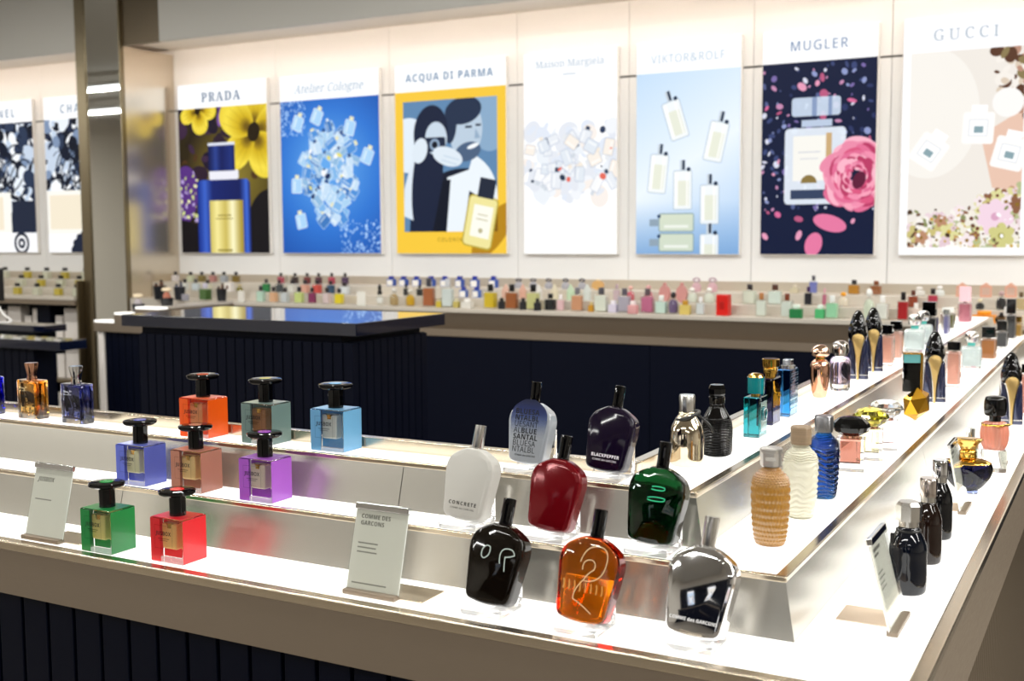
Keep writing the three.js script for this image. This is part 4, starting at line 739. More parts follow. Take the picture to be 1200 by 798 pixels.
{ // middle step
  const flaskProfile = (h) => curve([[0, 0], [0.0135, 0.0002], [0.0165, 0.003], [0.0195, 0.018], [0.0212, 0.042], [0.0215, h * 0.64], [0.019, h * 0.72], [0.0105, h * 0.8], [0.0098, h * 0.83], [0, h * 0.832]]);
  let t = thing('rope_flask', 'amber flask with basket weave texture and white cap', 'bottle', [-0.357, D2 + LIFT, -1.285]);
  part(t, 'body', bumpy(flaskProfile(0.112), 240, 240, (a, v) => (v > 0.06 && v < 0.8 ? 0.0011 * Math.abs(Math.sin(v * 92)) * (Math.floor(v * 92 / Math.PI) % 2 ? Math.abs(Math.sin(a * 16)) : Math.abs(Math.cos(a * 16))) : 0), 0.82), std(0x9a6c22, { roughness: 0.2, clearcoat: 1, clearcoatRoughness: 0.05 }));
  part(t, 'neck_ring', cyl(0.0104, 0.0104, 0.002, 0.092), M.silver);
  const rc = part(t, 'cap', lathe([[0, 0.0935], [0.0121, 0.0935], [0.0123, 0.109], [0.0131, 0.1095], [0.0131, 0.1128], [0.0118, 0.1138], [0, 0.1138]]), metal(0xd4d1cd, 0.4));
  part(rc, 'cap_print', rbox(0.012, 0.004, 0.0006, 0.0002, 0.102), std(0xb6b2ac), [0.003, 0, 0.0121]);

  t = thing('ridged_flask', 'cream white flask with wavy ridges and light wooden cap', 'bottle', [-0.359, D2 + LIFT, -1.429]);
  part(t, 'body', bumpy(flaskProfile(0.114), 130, 240, (a, v) => (v > 0.06 && v < 0.8 ? 0.0009 * Math.sin(v * 190 + 1.8 * Math.sin(a * 4 + v * 12) + 1.2 * Math.sin(a * 7 - v * 20)) : 0), 0.82), std(0xd2cfbc, { roughness: 0.4, clearcoat: 0.4 }));
  part(t, 'cap', lathe([[0, 0.0945], [0.0128, 0.0945], [0.0132, 0.1155], [0.012, 0.117], [0, 0.117]]), std(0xb79c7c, { roughness: 0.55, map: brushed }));

  t = thing('ridged_flask', 'cobalt blue glass flask with wavy ridges and grey cap', 'bottle', [-0.359, D2 + LIFT, -1.552]);
  part(t, 'body', bumpy(flaskProfile(0.11), 130, 240, (a, v) => (v > 0.06 && v < 0.8 ? 0.0006 * Math.sin(v * 190 + 1.8 * Math.sin(a * 4 + v * 12)) : 0), 0.82), glass('#1a7cbc', 0.017));
  part(t, 'cap', lathe([[0, 0.0915], [0.0122, 0.0915], [0.0126, 0.112], [0.0115, 0.1135], [0, 0.1135]]), metal(0x8f8f92, 0.35));

  const gemPts = [[0, 0], [0.5, 0], [0.88, 0.22], [1, 0.48], [0.93, 0.68], [0.66, 0.92], [0.34, 1.0], [0, 1.01]];
  const jewel = (label, z, x, bodyCol, dist, capMat, w) => {
    const g = thing('jewel_flacon', label, 'bottle', [x, D2 + LIFT, z], 0.15, 'jewel capped flacons');
    part(g, 'glass_body', rbox(w, 0.05, w * 0.8, 0.0015), M.clear);
    part(g, 'perfume', rbox(w - 0.012, 0.034, w * 0.8 - 0.012, 0.001, 0.029), juice(bodyCol, dist));
    part(g, 'collar', cyl(0.012, 0.012, 0.005, 0.05), M.roseGold);
    part(g, 'stopper', gem(0.0285, 12, gemPts), capMat, [0, 0.054, 0]);
  };
  jewel('square flacon of rosy brown perfume with big faceted black stopper', -1.759, -0.366, '#b8806f', 0.018, M.black, 0.042);
  jewel('square flacon of pale yellow perfume with faceted yellow stopper', -1.861, -0.357, '#efe6ae', 0.03, glass('#ece88a', 0.03), 0.04);
  jewel('square flacon of pale pink perfume with faceted clear stopper', -1.96, -0.352, '#f6d2d8', 0.04, glass('#f2f2ee', 0.1), 0.04);

  t = thing('ingot_flacon', 'black and gold ingot flacon with faceted gold nugget at its foot', 'bottle', [-0.356, D2 + LIFT, -2.258], 0.25);
  part(t, 'glass_body', rbox(0.03, 0.055, 0.022, 0.001, 0.088), glass('#3a1c08', 0.006), [-0.004, 0, -0.004]);
  part(t, 'teal_top', rbox(0.03, 0.018, 0.0222, 0.001, 0.1245), gloss(0x5a9a9c), [-0.004, 0, -0.004]);
  part(t, 'gold_edge', rbox(0.0045, 0.078, 0.026, 0.0008, 0.0955), M.gold, [0.0135, 0, -0.004]);
  part(t, 'gold_edge', rbox(0.035, 0.003, 0.026, 0.0008, 0.1335), M.gold, [-0.003, 0, -0.004]);
  part(t, 'nugget', (() => { const g = new THREE.IcosahedronGeometry(0.039, 0).clone(); g.scale(0.72, 0.86, 0.55); g.computeVertexNormals(); return g; })(), metal(0xc9962e, 0.16), [0.006, 0.0375, 0.004], [0.1, 0.5, -0.5]);
  part(t, 'base', rbox(0.028, 0.006, 0.024, 0.001), M.clear);
  t = thing('bust_flacon', 'dark bronze figure shaped flacon at the far end of the middle step', 'bottle', [-0.396, D2 + LIFT, -4.34]);
  part(t, 'body', smooth([[0, 0], [0.014, 0.0004], [0.017, 0.012], [0.011, 0.034], [0.02, 0.055], [0.019, 0.066], [0.008, 0.073], [0, 0.074]], 32, 30, 0.7), metal(0x5a4630, 0.25));
  part(t, 'cap', cyl(0.008, 0.006, 0.011, 0.0735), M.black);
}
{ // lowest step
  const flask = (label, pos, s, mat, capMat, cap) => {
    const t = thing('round_flask', label, 'bottle', pos, 0.3); t.scale.set(s, 1, s);
    part(t, 'body', smooth([[0, 0], [0.0185, 0.0003], [0.021, 0.003], [0.0213, 0.04], [0.0205, 0.058], [0.0135, 0.074], [0.0098, 0.079], [0, 0.0792]]), mat);
    part(t, 'neck_band', cyl(0.0112, 0.0112, 0.007, 0.079), M.silver);
    part(t, 'cap', cap === 'hex' ? gem(0.0148, 8, [[0, 0], [0.98, 0], [1, 1.25], [0.8, 1.5], [0, 1.52]]) : lathe([[0, 0], [0.0128, 0], [0.0132, 0.022], [0.012, 0.0238], [0, 0.024]]), capMat, [0, 0.0862, 0]);
    return t;
  };
  let t = flask('round navy black flask with faceted silver cap and leather cord', [-0.219, D1 + LIFT, -1.382], 1, std(0x060a14, { roughness: 0.05 }), M.silver, 'hex');
  part(t, 'cord', new THREE.TorusGeometry(0.0132, 0.0014, 8, 30), M.blackSatin, [0, 0.0745, 0], [Math.PI / 2, 0, 0]);
  part(t, 'cord_tag', rbox(0.005, 0.012, 0.002, 0.0006, 0.066), M.blackSatin, [-0.019, 0, 0.008]);
  flask('round dark brown flask with checked lower half and pale silver cap', [-0.218, D1 + LIFT, -1.522], 0.82, std(0x160b07, { roughness: 0.06 }), metal(0xd8ccc4, 0.18), 'round');
  flask('round black flask with polished chrome cap', [-0.222, D1 + LIFT, -1.654], 0.8, std(0x08080a, { roughness: 0.06 }), M.chrome, 'round');

  t = thing('squat_flacon', 'squat navy glass flacon with wide gold bow tie stopper', 'bottle', [-0.223, D1 + LIFT, -1.97], 0.1);
  part(t, 'glass_body', smooth([[0, 0.004], [0.012, 0.0042], [0.02, 0.008], [0.0345, 0.026], [0.0385, 0.04], [0.036, 0.05], [0.022, 0.0555], [0, 0.0562]], 56, 44, 0.62), glass('#122a9a', 0.014));
  part(t, 'foot', prism(roundRect(0.034, 0.02, 0.006), 0.006, 0.001), glass('#6a7ec8', 0.03));
  part(t, 'gold_plate', smooth([[0, 0.0545], [0.03, 0.0525], [0.0362, 0.0495], [0.0368, 0.0505], [0.03, 0.0545], [0.014, 0.0575], [0, 0.058]], 48, 24, 0.64), M.gold);
  part(t, 'neck_ring', smooth([[0, 0.057], [0.0128, 0.0575], [0.0138, 0.061], [0.0128, 0.0645], [0.0135, 0.067], [0.0115, 0.071], [0, 0.0715]], 32, 24), M.gold);
  part(t, 'stopper', smooth([[0, 0.07], [0.0105, 0.0705], [0.014, 0.078], [0.021, 0.0865], [0.0228, 0.0885], [0.021, 0.09], [0, 0.0905]], 40, 24, 0.6), metal(0xe2b96a, 0.1));

  t = thing('small_sprayer', 'small pale green bottle with clear cylinder sprayer top', 'bottle', [-0.234, D1 + LIFT, -2.11], RIGHT);
  part(t, 'glass_body', rbox(0.03, 0.062, 0.022, 0.003), M.clear); part(t, 'perfume', rbox(0.022, 0.048, 0.014, 0.002, 0.03), juice('#a4d8b4', 0.03));
  part(t, 'collar', cyl(0.007, 0.007, 0.006, 0.062), M.silver); part(t, 'sprayer', cyl(0.0055, 0.0055, 0.016, 0.068), M.chrome); part(t, 'cap', cyl(0.009, 0.009, 0.024, 0.0625), M.thin);

  t = thing('ribbed_flacon', 'ribbed peach flacon with gold ruffle and black cap on a clear base', 'bottle', [-0.203, D1 + LIFT, -2.172], 0.2);
  part(t, 'clear_base', prism(roundRect(0.042, 0.034, 0.008), 0.04, 0.003), M.clear);
  part(t, 'body', bumpy(curve([[0, 0.038], [0.014, 0.0385], [0.0205, 0.048], [0.0235, 0.064], [0.0228, 0.078], [0.0175, 0.089], [0, 0.0905]]), 160, 40, (a, v) => (v > 0.08 && v < 0.95 ? 0.0009 * Math.sin(a * 20) : 0), 0.8), std(0xe9a48c, { roughness: 0.15, transmission: 0.45, thickness: 0, clearcoat: 1 }));
  part(t, 'ruffle', bumpy((v) => { const a = v * Math.PI * 2; return [0.0215 + 0.0022 * Math.cos(a), 0.0845 + 0.0022 * Math.sin(a)]; }, 90, 12, (a) => 0.002 * Math.sin(a * 5), 0.82), M.gold);
  part(t, 'neck', cyl(0.01, 0.01, 0.012, 0.09), M.black); part(t, 'cap', smooth([[0, 0.1], [0.016, 0.1005], [0.0185, 0.106], [0.0185, 0.125], [0.016, 0.133], [0, 0.136]]), M.black);
}
// ---------------------------------------------------------------- bottles on the back display
const GROUPS = ['olive and rose bottles by the return wall', 'little dark-capped bottles on the top tier', 'dark-capped colour bottles on the middle tier', 'dark-capped colour bottles on the lowest tier', 'cobalt blue capped bottles on the top tier', 'small blue bottles on the middle tier', 'square bottles with small black caps', 'cone-topped flacons', 'low black jars', 'ring stopper flacons', 'blush disc flacons', 'round clear flacons', 'pointed pink flacons', 'pink framed flacons'];
const BACK = [
  ['rect',-5.08,3,0.047,0.062,'#d9dcc0','#15131a','slim white bottle with pale sage perfume and dark cap near the metal return wall',0],
  ['rect',-4.989,3,0.047,0.063,'#8d7a3a','#15131a','slim white bottle with olive perfume and dark cap near the metal return wall',0],
  ['rect',-4.899,3,0.047,0.064,'#c98a86','#15131a','slim white bottle with dusty rose perfume and dark cap near the metal return wall',0],
  ['rect',-4.811,3,0.046,0.065,'#b9bcc6','#15131a','slim white bottle with pale grey perfume and dark cap near the metal return wall',0],
  ['rect',-4.717,3,0.046,0.066,'#8a6f2c','#15131a','slim white bottle with olive perfume and dark cap near the metal return wall',0],
  ['rect',-5.207,3,0.048,0.063,'#f0e6e8','#241a22','white bottle with a dark stopper beside the brushed metal return wall'],
  ['rect',-4.985,2,0.046,0.069,'#f4f2ee','#171720','white square bottle standing behind the black tester pots'],
  ['rect',-4.896,2,0.046,0.07,'#e6edf3','#33343c','pale icy white bottle standing behind the black tester pots'],
  ['rect',-4.802,2,0.051,0.067,'#efe8d0','#3a3128','cream bottle standing behind the green liquid bottle'],
  ['tub',-5.051,1,0.086,0.119,'#17191f','#7a4a2c','black tester pot holding brown capped vials'],
  ['tub',-4.895,1,0.075,0.116,'#1b1e26','#8e8ea0','black tester pot holding grey lilac vials'],
  ['tub',-4.572,1,0.063,0.105,'#12141b','#6b3a24','tall black tester pot with a copper brown rim'],
  ['rect',-4.695,1,0.069,0.099,'#3f6a1c','#c9c4d6','square bottle half filled with dark green perfume'],
  ['box',-4.636,2,0.045,0.054,'#ece7e2','#6e5247','white carton with a small brown square on it'],
  ['round',-4.558,2,0.05,0.045,'#8f8222','#c9b88a','round olive gold flacon on the middle tier'],
  ['sign',-4.796,1,0.055,0.038,'#8f8d97','#000','grey price sign hanging in front of the green liquid bottle'],
  ['rect',-4.374,3,0.04,0.062,'#c9506a','#1b1218','little dark-capped bottle of rose red perfume on the top tier',1],
  ['rect',-4.27,3,0.04,0.063,'#3c2524','#1b1218','little dark-capped bottle of dark brown perfume on the top tier',1],
  ['rect',-4.181,3,0.039,0.064,'#7e1f26','#1b1218','little dark-capped bottle of dark red perfume on the top tier',1],
  ['rect',-4.098,3,0.039,0.065,'#5e1c38','#1b1218','little dark-capped bottle of burgundy perfume on the top tier',1],
  ['rect',-4.005,3,0.039,0.066,'#cf3f60','#1b1218','little dark-capped bottle of bright pink red perfume on the top tier',1],
  ['rect',-3.911,3,0.039,0.067,'#54305e','#1b1218','little dark-capped bottle of plum perfume on the top tier',1],
  ['rect',-4.357,2,0.044,0.077,'#0f8a45','#241a20','square dark-capped bottle of emerald green perfume on the middle tier',2],
  ['rect',-4.262,2,0.039,0.074,'#4c5358','#241a20','square dark-capped bottle of slate grey perfume on the middle tier',2],
  ['rect',-4.168,2,0.053,0.075,'#f3efe9','#241a20','square dark-capped bottle of milk white perfume on the middle tier',2],
  ['rect',-4.077,2,0.053,0.076,'#f2b9a4','#241a20','square dark-capped bottle of soft peach perfume on the middle tier',2],
  ['rect',-3.993,2,0.052,0.077,'#e8564c','#241a20','square dark-capped bottle of coral red perfume on the middle tier',2],
  ['rect',-3.898,2,0.043,0.074,'#1d4e74','#241a20','square dark-capped bottle of petrol blue perfume on the middle tier',2],
  ['rect',-3.805,2,0.056,0.066,'#eef2f8','#241a20','square dark-capped bottle of frosted white perfume on the middle tier',2],
  ['rect',-4.282,1,0.048,0.091,'#c9e6d6','#1d1a22','square dark-capped bottle of pale mint perfume on the lowest tier',3],
  ['rect',-4.191,1,0.047,0.087,'#f0bd94','#1d1a22','square dark-capped bottle of apricot perfume on the lowest tier',3],
  ['rect',-4.11,1,0.047,0.084,'#d7dbe0','#1d1a22','square dark-capped bottle of clear silver grey perfume on the lowest tier',3],
  ['rect',-4.011,1,0.052,0.09,'#d3e08a','#1d1a22','square dark-capped bottle of lime perfume on the lowest tier',3],
  ['rect',-3.922,1,0.042,0.087,'#8f1f5f','#1d1a22','square dark-capped bottle of magenta perfume on the lowest tier',3],
  ['rect',-3.821,1,0.046,0.089,'#ead3d6','#1d1a22','square dark-capped bottle of blush perfume on the lowest tier',3],
  ['rect',-3.74,1,0.05,0.086,'#f2dc16','#1d1a22','square dark-capped bottle of lemon yellow perfume on the lowest tier',3],
  ['sign',-3.554,1,0.054,0.075,'#efece4','#000','cream price sign between the lemon yellow bottle and the dropper bottle'],
  ['sign',-4.376,1,0.043,0.065,'#e6e2da','#000','pale price sign beside the pale mint bottle'],
  ['dropper',-3.476,1,0.04,0.112,'#e9ebe8','#121014','clear dropper bottle with black rubber bulb'],
  ['rect',-3.595,3,0.045,0.053,'#3f66c8','#1a2f9e','white labelled cobalt blue capped bottle on the top tier',4],
  ['rect',-3.514,3,0.045,0.054,'#3f66c8','#1a2f9e','white labelled cobalt blue capped bottle on the top tier',4],
  ['rect',-3.43,3,0.044,0.055,'#3f66c8','#1a2f9e','white labelled cobalt blue capped bottle on the top tier',4],
  ['rect',-3.337,3,0.044,0.056,'#3f66c8','#1a2f9e','white labelled cobalt blue capped bottle on the top tier',4],
  ['rect',-3.248,3,0.044,0.057,'#3f66c8','#1a2f9e','white labelled cobalt blue capped bottle on the top tier',4],
  ['rect',-3.155,3,0.043,0.059,'#3f66c8','#1a2f9e','white labelled cobalt blue capped bottle on the top tier',4],
  ['rect',-3.062,3,0.043,0.06,'#3f66c8','#1a2f9e','white labelled cobalt blue capped bottle on the top tier',4],
  ['rect',-2.948,3,0.043,0.061,'#3f66c8','#1a2f9e','white labelled cobalt blue capped bottle on the top tier',4],
  ['rect',-3.042,2,0.04,0.054,'#5a7fd0','#2338a0','small white labelled blue bottle on the middle tier',5],
  ['rect',-2.963,2,0.04,0.056,'#5a7fd0','#2338a0','small white labelled blue bottle on the middle tier',5],
  ['rect',-3.4,2,0.027,0.062,'#1c1b22','#0c0c10','narrow black bottle behind the yellow round flacon'],
  ['rect',-3.314,2,0.032,0.059,'#15151b','#0c0c10','black bottle with white base label beside the amber tall bottle'],
  ['round',-3.385,1,0.058,0.096,'#b99c6c','#d8d6d0','round clear flacon with a tan label'],
  ['round',-3.284,1,0.058,0.093,'#d8a812','#e0dcd0','round flacon filled with golden yellow perfume'],
  ['rect',-3.169,1,0.061,0.148,'#b5622c','#3b3a44','tall amber orange bottle with grey stopper'],
  ['rect',-3.056,1,0.061,0.145,'#dfe6e6','#c9ccd2','tall clear crystal bottle with silver stopper'],
  ['jar',-3.107,1,0.031,0.044,'#d8c23c','#d8d2b0','tiny yellow jar next to the tall amber orange bottle'],
  ['jar',-3.005,1,0.03,0.046,'#d0c068','#d8d2b0','tiny pale gold jar next to the tall clear crystal bottle'],
  ['jar',-2.94,1,0.056,0.047,'#eceae4','#f4f2ee','low white jar behind the yellow square bottle'],
  ['rect',-2.806,1,0.064,0.123,'#e3c318','#0e0d10','square clear bottle of bright yellow perfume with small black cap',6],
  ['rect',-2.685,1,0.063,0.124,'#a5560f','#0e0d10','square clear bottle of dark amber perfume with small black cap',6],
  ['rect',-2.567,1,0.063,0.126,'#d9d692','#0e0d10','square clear bottle of pale straw perfume with small black cap',6],
  ['rect',-2.473,1,0.054,0.082,'#0d0d12','#0d0d12','short black square bottle with black cap beside the pale straw bottle'],
  ['rect',-2.329,1,0.057,0.114,'#dda07a','#77767c','square bottle of peach perfume with grey cap'],
  ['jar',-2.256,1,0.028,0.046,'#d29a1c','#d8c48c','tiny amber jar beside the peach bottle'],
  ['rect',-2.204,1,0.065,0.116,'#e9ebdf','#4f4d54','wide clear square bottle with dark grey cap'],
  ['cone',-2.794,2,0.043,0.072,'#e8c3b2','#e8c3b2','rosy beige cone-topped flacon on the middle tier',7],
  ['cone',-2.696,2,0.043,0.073,'#ecc0ab','#ecc0ab','bright peach cone-topped flacon on the middle tier',7],
  ['cone',-2.607,2,0.043,0.074,'#eceae6','#eceae6','white cone-topped flacon on the middle tier',7],
  ['cone',-2.517,2,0.042,0.076,'#ebe3cb','#ebe3cb','cream cone-topped flacon on the middle tier',7],
  ['cone',-2.429,2,0.042,0.077,'#d3e8cc','#d3e8cc','pale green cone-topped flacon on the middle tier',7],
  ['cone',-2.34,2,0.042,0.079,'#e0e6e2','#e0e6e2','pale grey cone-topped flacon on the middle tier',7],
  ['rect',-2.418,1,0.037,0.079,'#f0c6cc','#f4eef0','small blush pink square bottle between the cone flacons'],
  ['jar',-2.743,1,0.03,0.056,'#17161b','#17161b','low black jar between the bright yellow and dark amber bottles',8],
  ['jar',-2.623,1,0.029,0.058,'#17161b','#17161b','low black jar between the dark amber and pale straw bottles',8],
  ['jar',-2.522,1,0.029,0.06,'#17161b','#17161b','low black jar beside the short black square bottle',8,0.044],
  ['ring',-2.799,3,0.044,0.052,'#c9c9d2','#4c4b58','grey flacon with dark ring stopper on the top tier',9],
  ['ring',-2.714,3,0.044,0.053,'#c9c9d2','#4c4b58','grey flacon with dark ring stopper on the top tier',9],
  ['ring',-2.625,3,0.044,0.054,'#c9c9d2','#4c4b58','grey flacon with dark ring stopper on the top tier',9],
  ['ring',-2.529,3,0.043,0.055,'#c9c9d2','#4c4b58','grey flacon with dark ring stopper on the top tier',9],
  ['ring',-2.437,3,0.043,0.056,'#c9c9d2','#4c4b58','grey flacon with dark ring stopper on the top tier',9],
  ['disc',-2.349,3,0.06,0.053,'#e8c07c','#e9d7b0','round golden disc flacon on the top tier'],
  ['rect',-2.085,1,0.06,0.114,'#bdb6c6','#5a5560','square bottle of lilac grey perfume with dark metal cap'],
  ['rect',-1.97,1,0.059,0.115,'#d0749a','#57484f','square bottle of pink perfume with dark metal cap'],
  ['round',-1.844,1,0.051,0.102,'#6f5a82','#0f0d13','round shouldered purple bottle with black cap'],
  ['jar',-1.786,1,0.047,0.064,'#e3cd70','#b98a26','low yellow flacon with gold stopper beside the purple bottle'],
  ['rect',-1.902,1,0.055,0.085,'#d5ebe2','#eef2ee','pale mint square carton bottle next to the purple bottle'],
  ['jar',-2.141,1,0.044,0.056,'#e6e0f2','#efeaf2','low lilac white jar between lilac grey and clear bottles'],
  ['jar',-2.021,1,0.044,0.059,'#efb4b4','#f2e4e4','low pink jar between lilac grey and pink bottles',-1,0.052],
  ['rect',-1.713,1,0.039,0.081,'#dfe3e6','#eef0f2','small frosted grey bottle beside the red box'],
  ['box',-1.605,1,0.057,0.095,'#d01a12','#b01410','bright red square box on the lowest tier'],
  ['rect',-2.183,2,0.033,0.081,'#d9bfc8','#b9a2ac','slim rose grey bottle on the middle tier'],
  ['round',-2.111,2,0.045,0.074,'#d86a78','#e8b0a6','round coral pink flacon behind the lilac grey bottle'],
  ['round',-2.019,2,0.049,0.079,'#e28a98','#d8a0a0','round salmon pink flacon behind the pink bottle'],
  ['disc',-1.937,2,0.052,0.093,'#e3a9a4','#c98a86','round blush disc flacon on the middle tier',10],
  ['disc',-1.852,2,0.052,0.094,'#e3a9a4','#c98a86','round blush disc flacon on the middle tier',10],
  ['round',-1.801,2,0.052,0.071,'#e6e8dc','#f2f2ee','round clear flacon with white stopper on the middle tier',11],
  ['round',-1.718,2,0.051,0.072,'#e6e8dc','#f2f2ee','round clear flacon with white stopper on the middle tier',11],
  ['ring',-1.833,3,0.045,0.068,'#e9c9d2','#b6a0ac','pale pink flacon with a pointed stopper on the top tier',12],
  ['ring',-1.753,3,0.045,0.069,'#e9c9d2','#b6a0ac','pale pink flacon with a pointed stopper on the top tier',12],
  ['rect',-1.526,2,0.058,0.091,'#e6eadc','#2b2328','frosted glass bottle with black cube cap'],
  ['rect',-1.433,1,0.045,0.106,'#e8ece2','#b57a48','frosted glass bottle with light tan wooden cap'],
  ['rect',-1.41,2,0.062,0.092,'#e2ece6','#4e2b1e','frosted glass bottle with dark brown wooden cap'],
  ['rect',-1.319,1,0.049,0.104,'#e6ebe4','#7c3a22','frosted glass bottle with red brown wooden cap'],
  ['rect',-1.36,3,0.043,0.039,'#e3d6ba','#d9cfb8','beige square flacon with beige cap on the top tier'],
  ['jar',-1.267,1,0.052,0.061,'#0f8a46','#e4f0e4','flat emerald green flacon with white stopper',-1,0.044],
  ['jar',-1.175,1,0.04,0.059,'#4fc27a','#e8f2e8','flat light green flacon with white stopper'],
  ['rect',-1.26,2,0.034,0.084,'#191322','#3a1652','black bottle with violet cap'],
  ['rect',-1.275,3,0.035,0.083,'#8288cf','#3c3a4a','tall lavender bottle with dark flat cap'],
  ['rect',-1.189,2,0.019,0.077,'#c9708c','#d79aae','slim rose pink bottle behind the green tinted bottle'],
  ['rect',-1.124,1,0.051,0.1,'#a5e0b8','#eff2f0','clear bottle with green tinted base and white stopper'],
  ['round',-1.107,2,0.049,0.063,'#efe2d0','#eda21a','cream flower shaped flacon with orange heart'],
  ['rect',-1.093,3,0.05,0.066,'#c98a2a','#17151a','gold flacon with large black cube cap'],
  ['round',-0.97,1,0.051,0.132,'#dfe6d2','#f2f2ee','clear flacon with white ball stopper'],
  ['rect',-0.997,3,0.049,0.063,'#a4643a','#7e431e','brown bottle with large brown cube cap'],
  ['rect',-0.915,1,0.05,0.104,'#efeee8','#f6f5f2','short milky bottle beside the clear flacon with white ball'],
  ['rect',-0.832,1,0.043,0.12,'#b70d17','#120d10','red bottle with black cap at the end of the lowest tier'],
  ['rect',-0.814,2,0.04,0.076,'#9c4320','#5e2a18','amber brown bottle behind the red bottle'],
  ['jar',-0.781,1,0.028,0.075,'#ead9cd','#f0ece6','small beige jar beside the red bottle'],
  ['round',-0.813,3,0.056,0.04,'#efe9e6','#f4f2f0','white round stoppered flacon on the top tier'],
  ['rect',-0.735,2,0.043,0.084,'#c23a55','#1d1418','crimson bottle behind the black cube cap'],
  ['round',-0.729,3,0.048,0.045,'#f0f0f0','#f6f6f6','white ball flacon on the top tier next to the crimson bottle'],
  ['frame',-0.638,3,0.048,0.061,'#ecd3c6','#d9a590','pink framed flacon with pointed top on the top tier',13],
  ['frame',-0.543,3,0.047,0.062,'#ecd3c6','#d9a590','pink framed flacon with pointed top on the top tier',13],
  ['frame',-0.445,3,0.047,0.063,'#ecd3c6','#d9a590','pink framed flacon with pointed top on the top tier',13],
  ['round',-0.549,2,0.039,0.045,'#171417','#e8dcb8','squat black flacon with cream stopper'],
  ['round',-0.467,2,0.046,0.079,'#1a1619','#b69a9a','black flacon with dusty pink top'],
  ['jar',-0.517,1,0.09,0.05,'#f09a16','#f09a16','wide low orange flacon on the lowest tier'],
  ['jar',-0.426,1,0.034,0.1,'#e8e6e4','#f2f2f2','white low jar beside the black flacon with dusty pink top'],
  ['rect',-0.393,2,0.035,0.076,'#c9b184','#5e4a2c','tan gold bottle at the end of the middle tier'],
];
const unitBox = rbox(1, 1, 1, 0.08, 0.5), unitCyl = lathe([[0, 0], [0.46, 0], [0.5, 0.05], [0.5, 0.95], [0.46, 1], [0, 1]], 24), unitRound = smooth([[0, 0], [0.36, 0.004], [0.46, 0.06], [0.5, 0.35], [0.47, 0.7], [0.3, 0.92], [0.12, 1], [0, 1]], 28, 20), unitBall = (() => { const g = new THREE.SphereGeometry(0.5, 24, 16); g.translate(0, 0.5, 0); return g; })();
const unitCone = lathe([[0, 0], [0.5, 0], [0.5, 0.55], [0.12, 0.95], [0.06, 1], [0, 1]], 24), unitRing = (() => { const g = new THREE.TorusGeometry(0.34, 0.15, 10, 24); g.translate(0, 0.5, 0); return g; })();
const unitTub = lathe([[0, 0], [0.42, 0], [0.5, 1], [0.46, 1], [0.39, 0.08], [0, 0.08]], 28), unitDisc = (() => { const g = new THREE.CylinderGeometry(0.5, 0.5, 0.5, 28); g.rotateX(Math.PI / 2); g.translate(0, 0.5, 0); return g; })();
const unitFrame = (() => { const s = new THREE.Shape(); s.moveTo(-0.5, 0); s.lineTo(0.5, 0); s.lineTo(0.5, 0.72); s.lineTo(0, 1); s.lineTo(-0.5, 0.72); s.lineTo(-0.5, 0); const h = new THREE.Path(); h.moveTo(-0.34, 0.14); h.lineTo(-0.34, 0.64); h.lineTo(0.34, 0.64); h.lineTo(0.34, 0.14); h.lineTo(-0.34, 0.14); s.holes.push(h); return upright(s, 0.3, 0.03, 1); })();
const tint = (c, t = 0.16) => once('m' + c + t, () => milky(c, t)), paint = (c) => once('p' + c, () => std(c, { roughness: 0.3 }));
function sized(parent, name, geo, mat, sx, sy, sz, y = 0, x = 0, z = 0) { const m = part(parent, name, geo, mat, [x, y, z]); m.scale.set(sx, sy, sz); return m; }
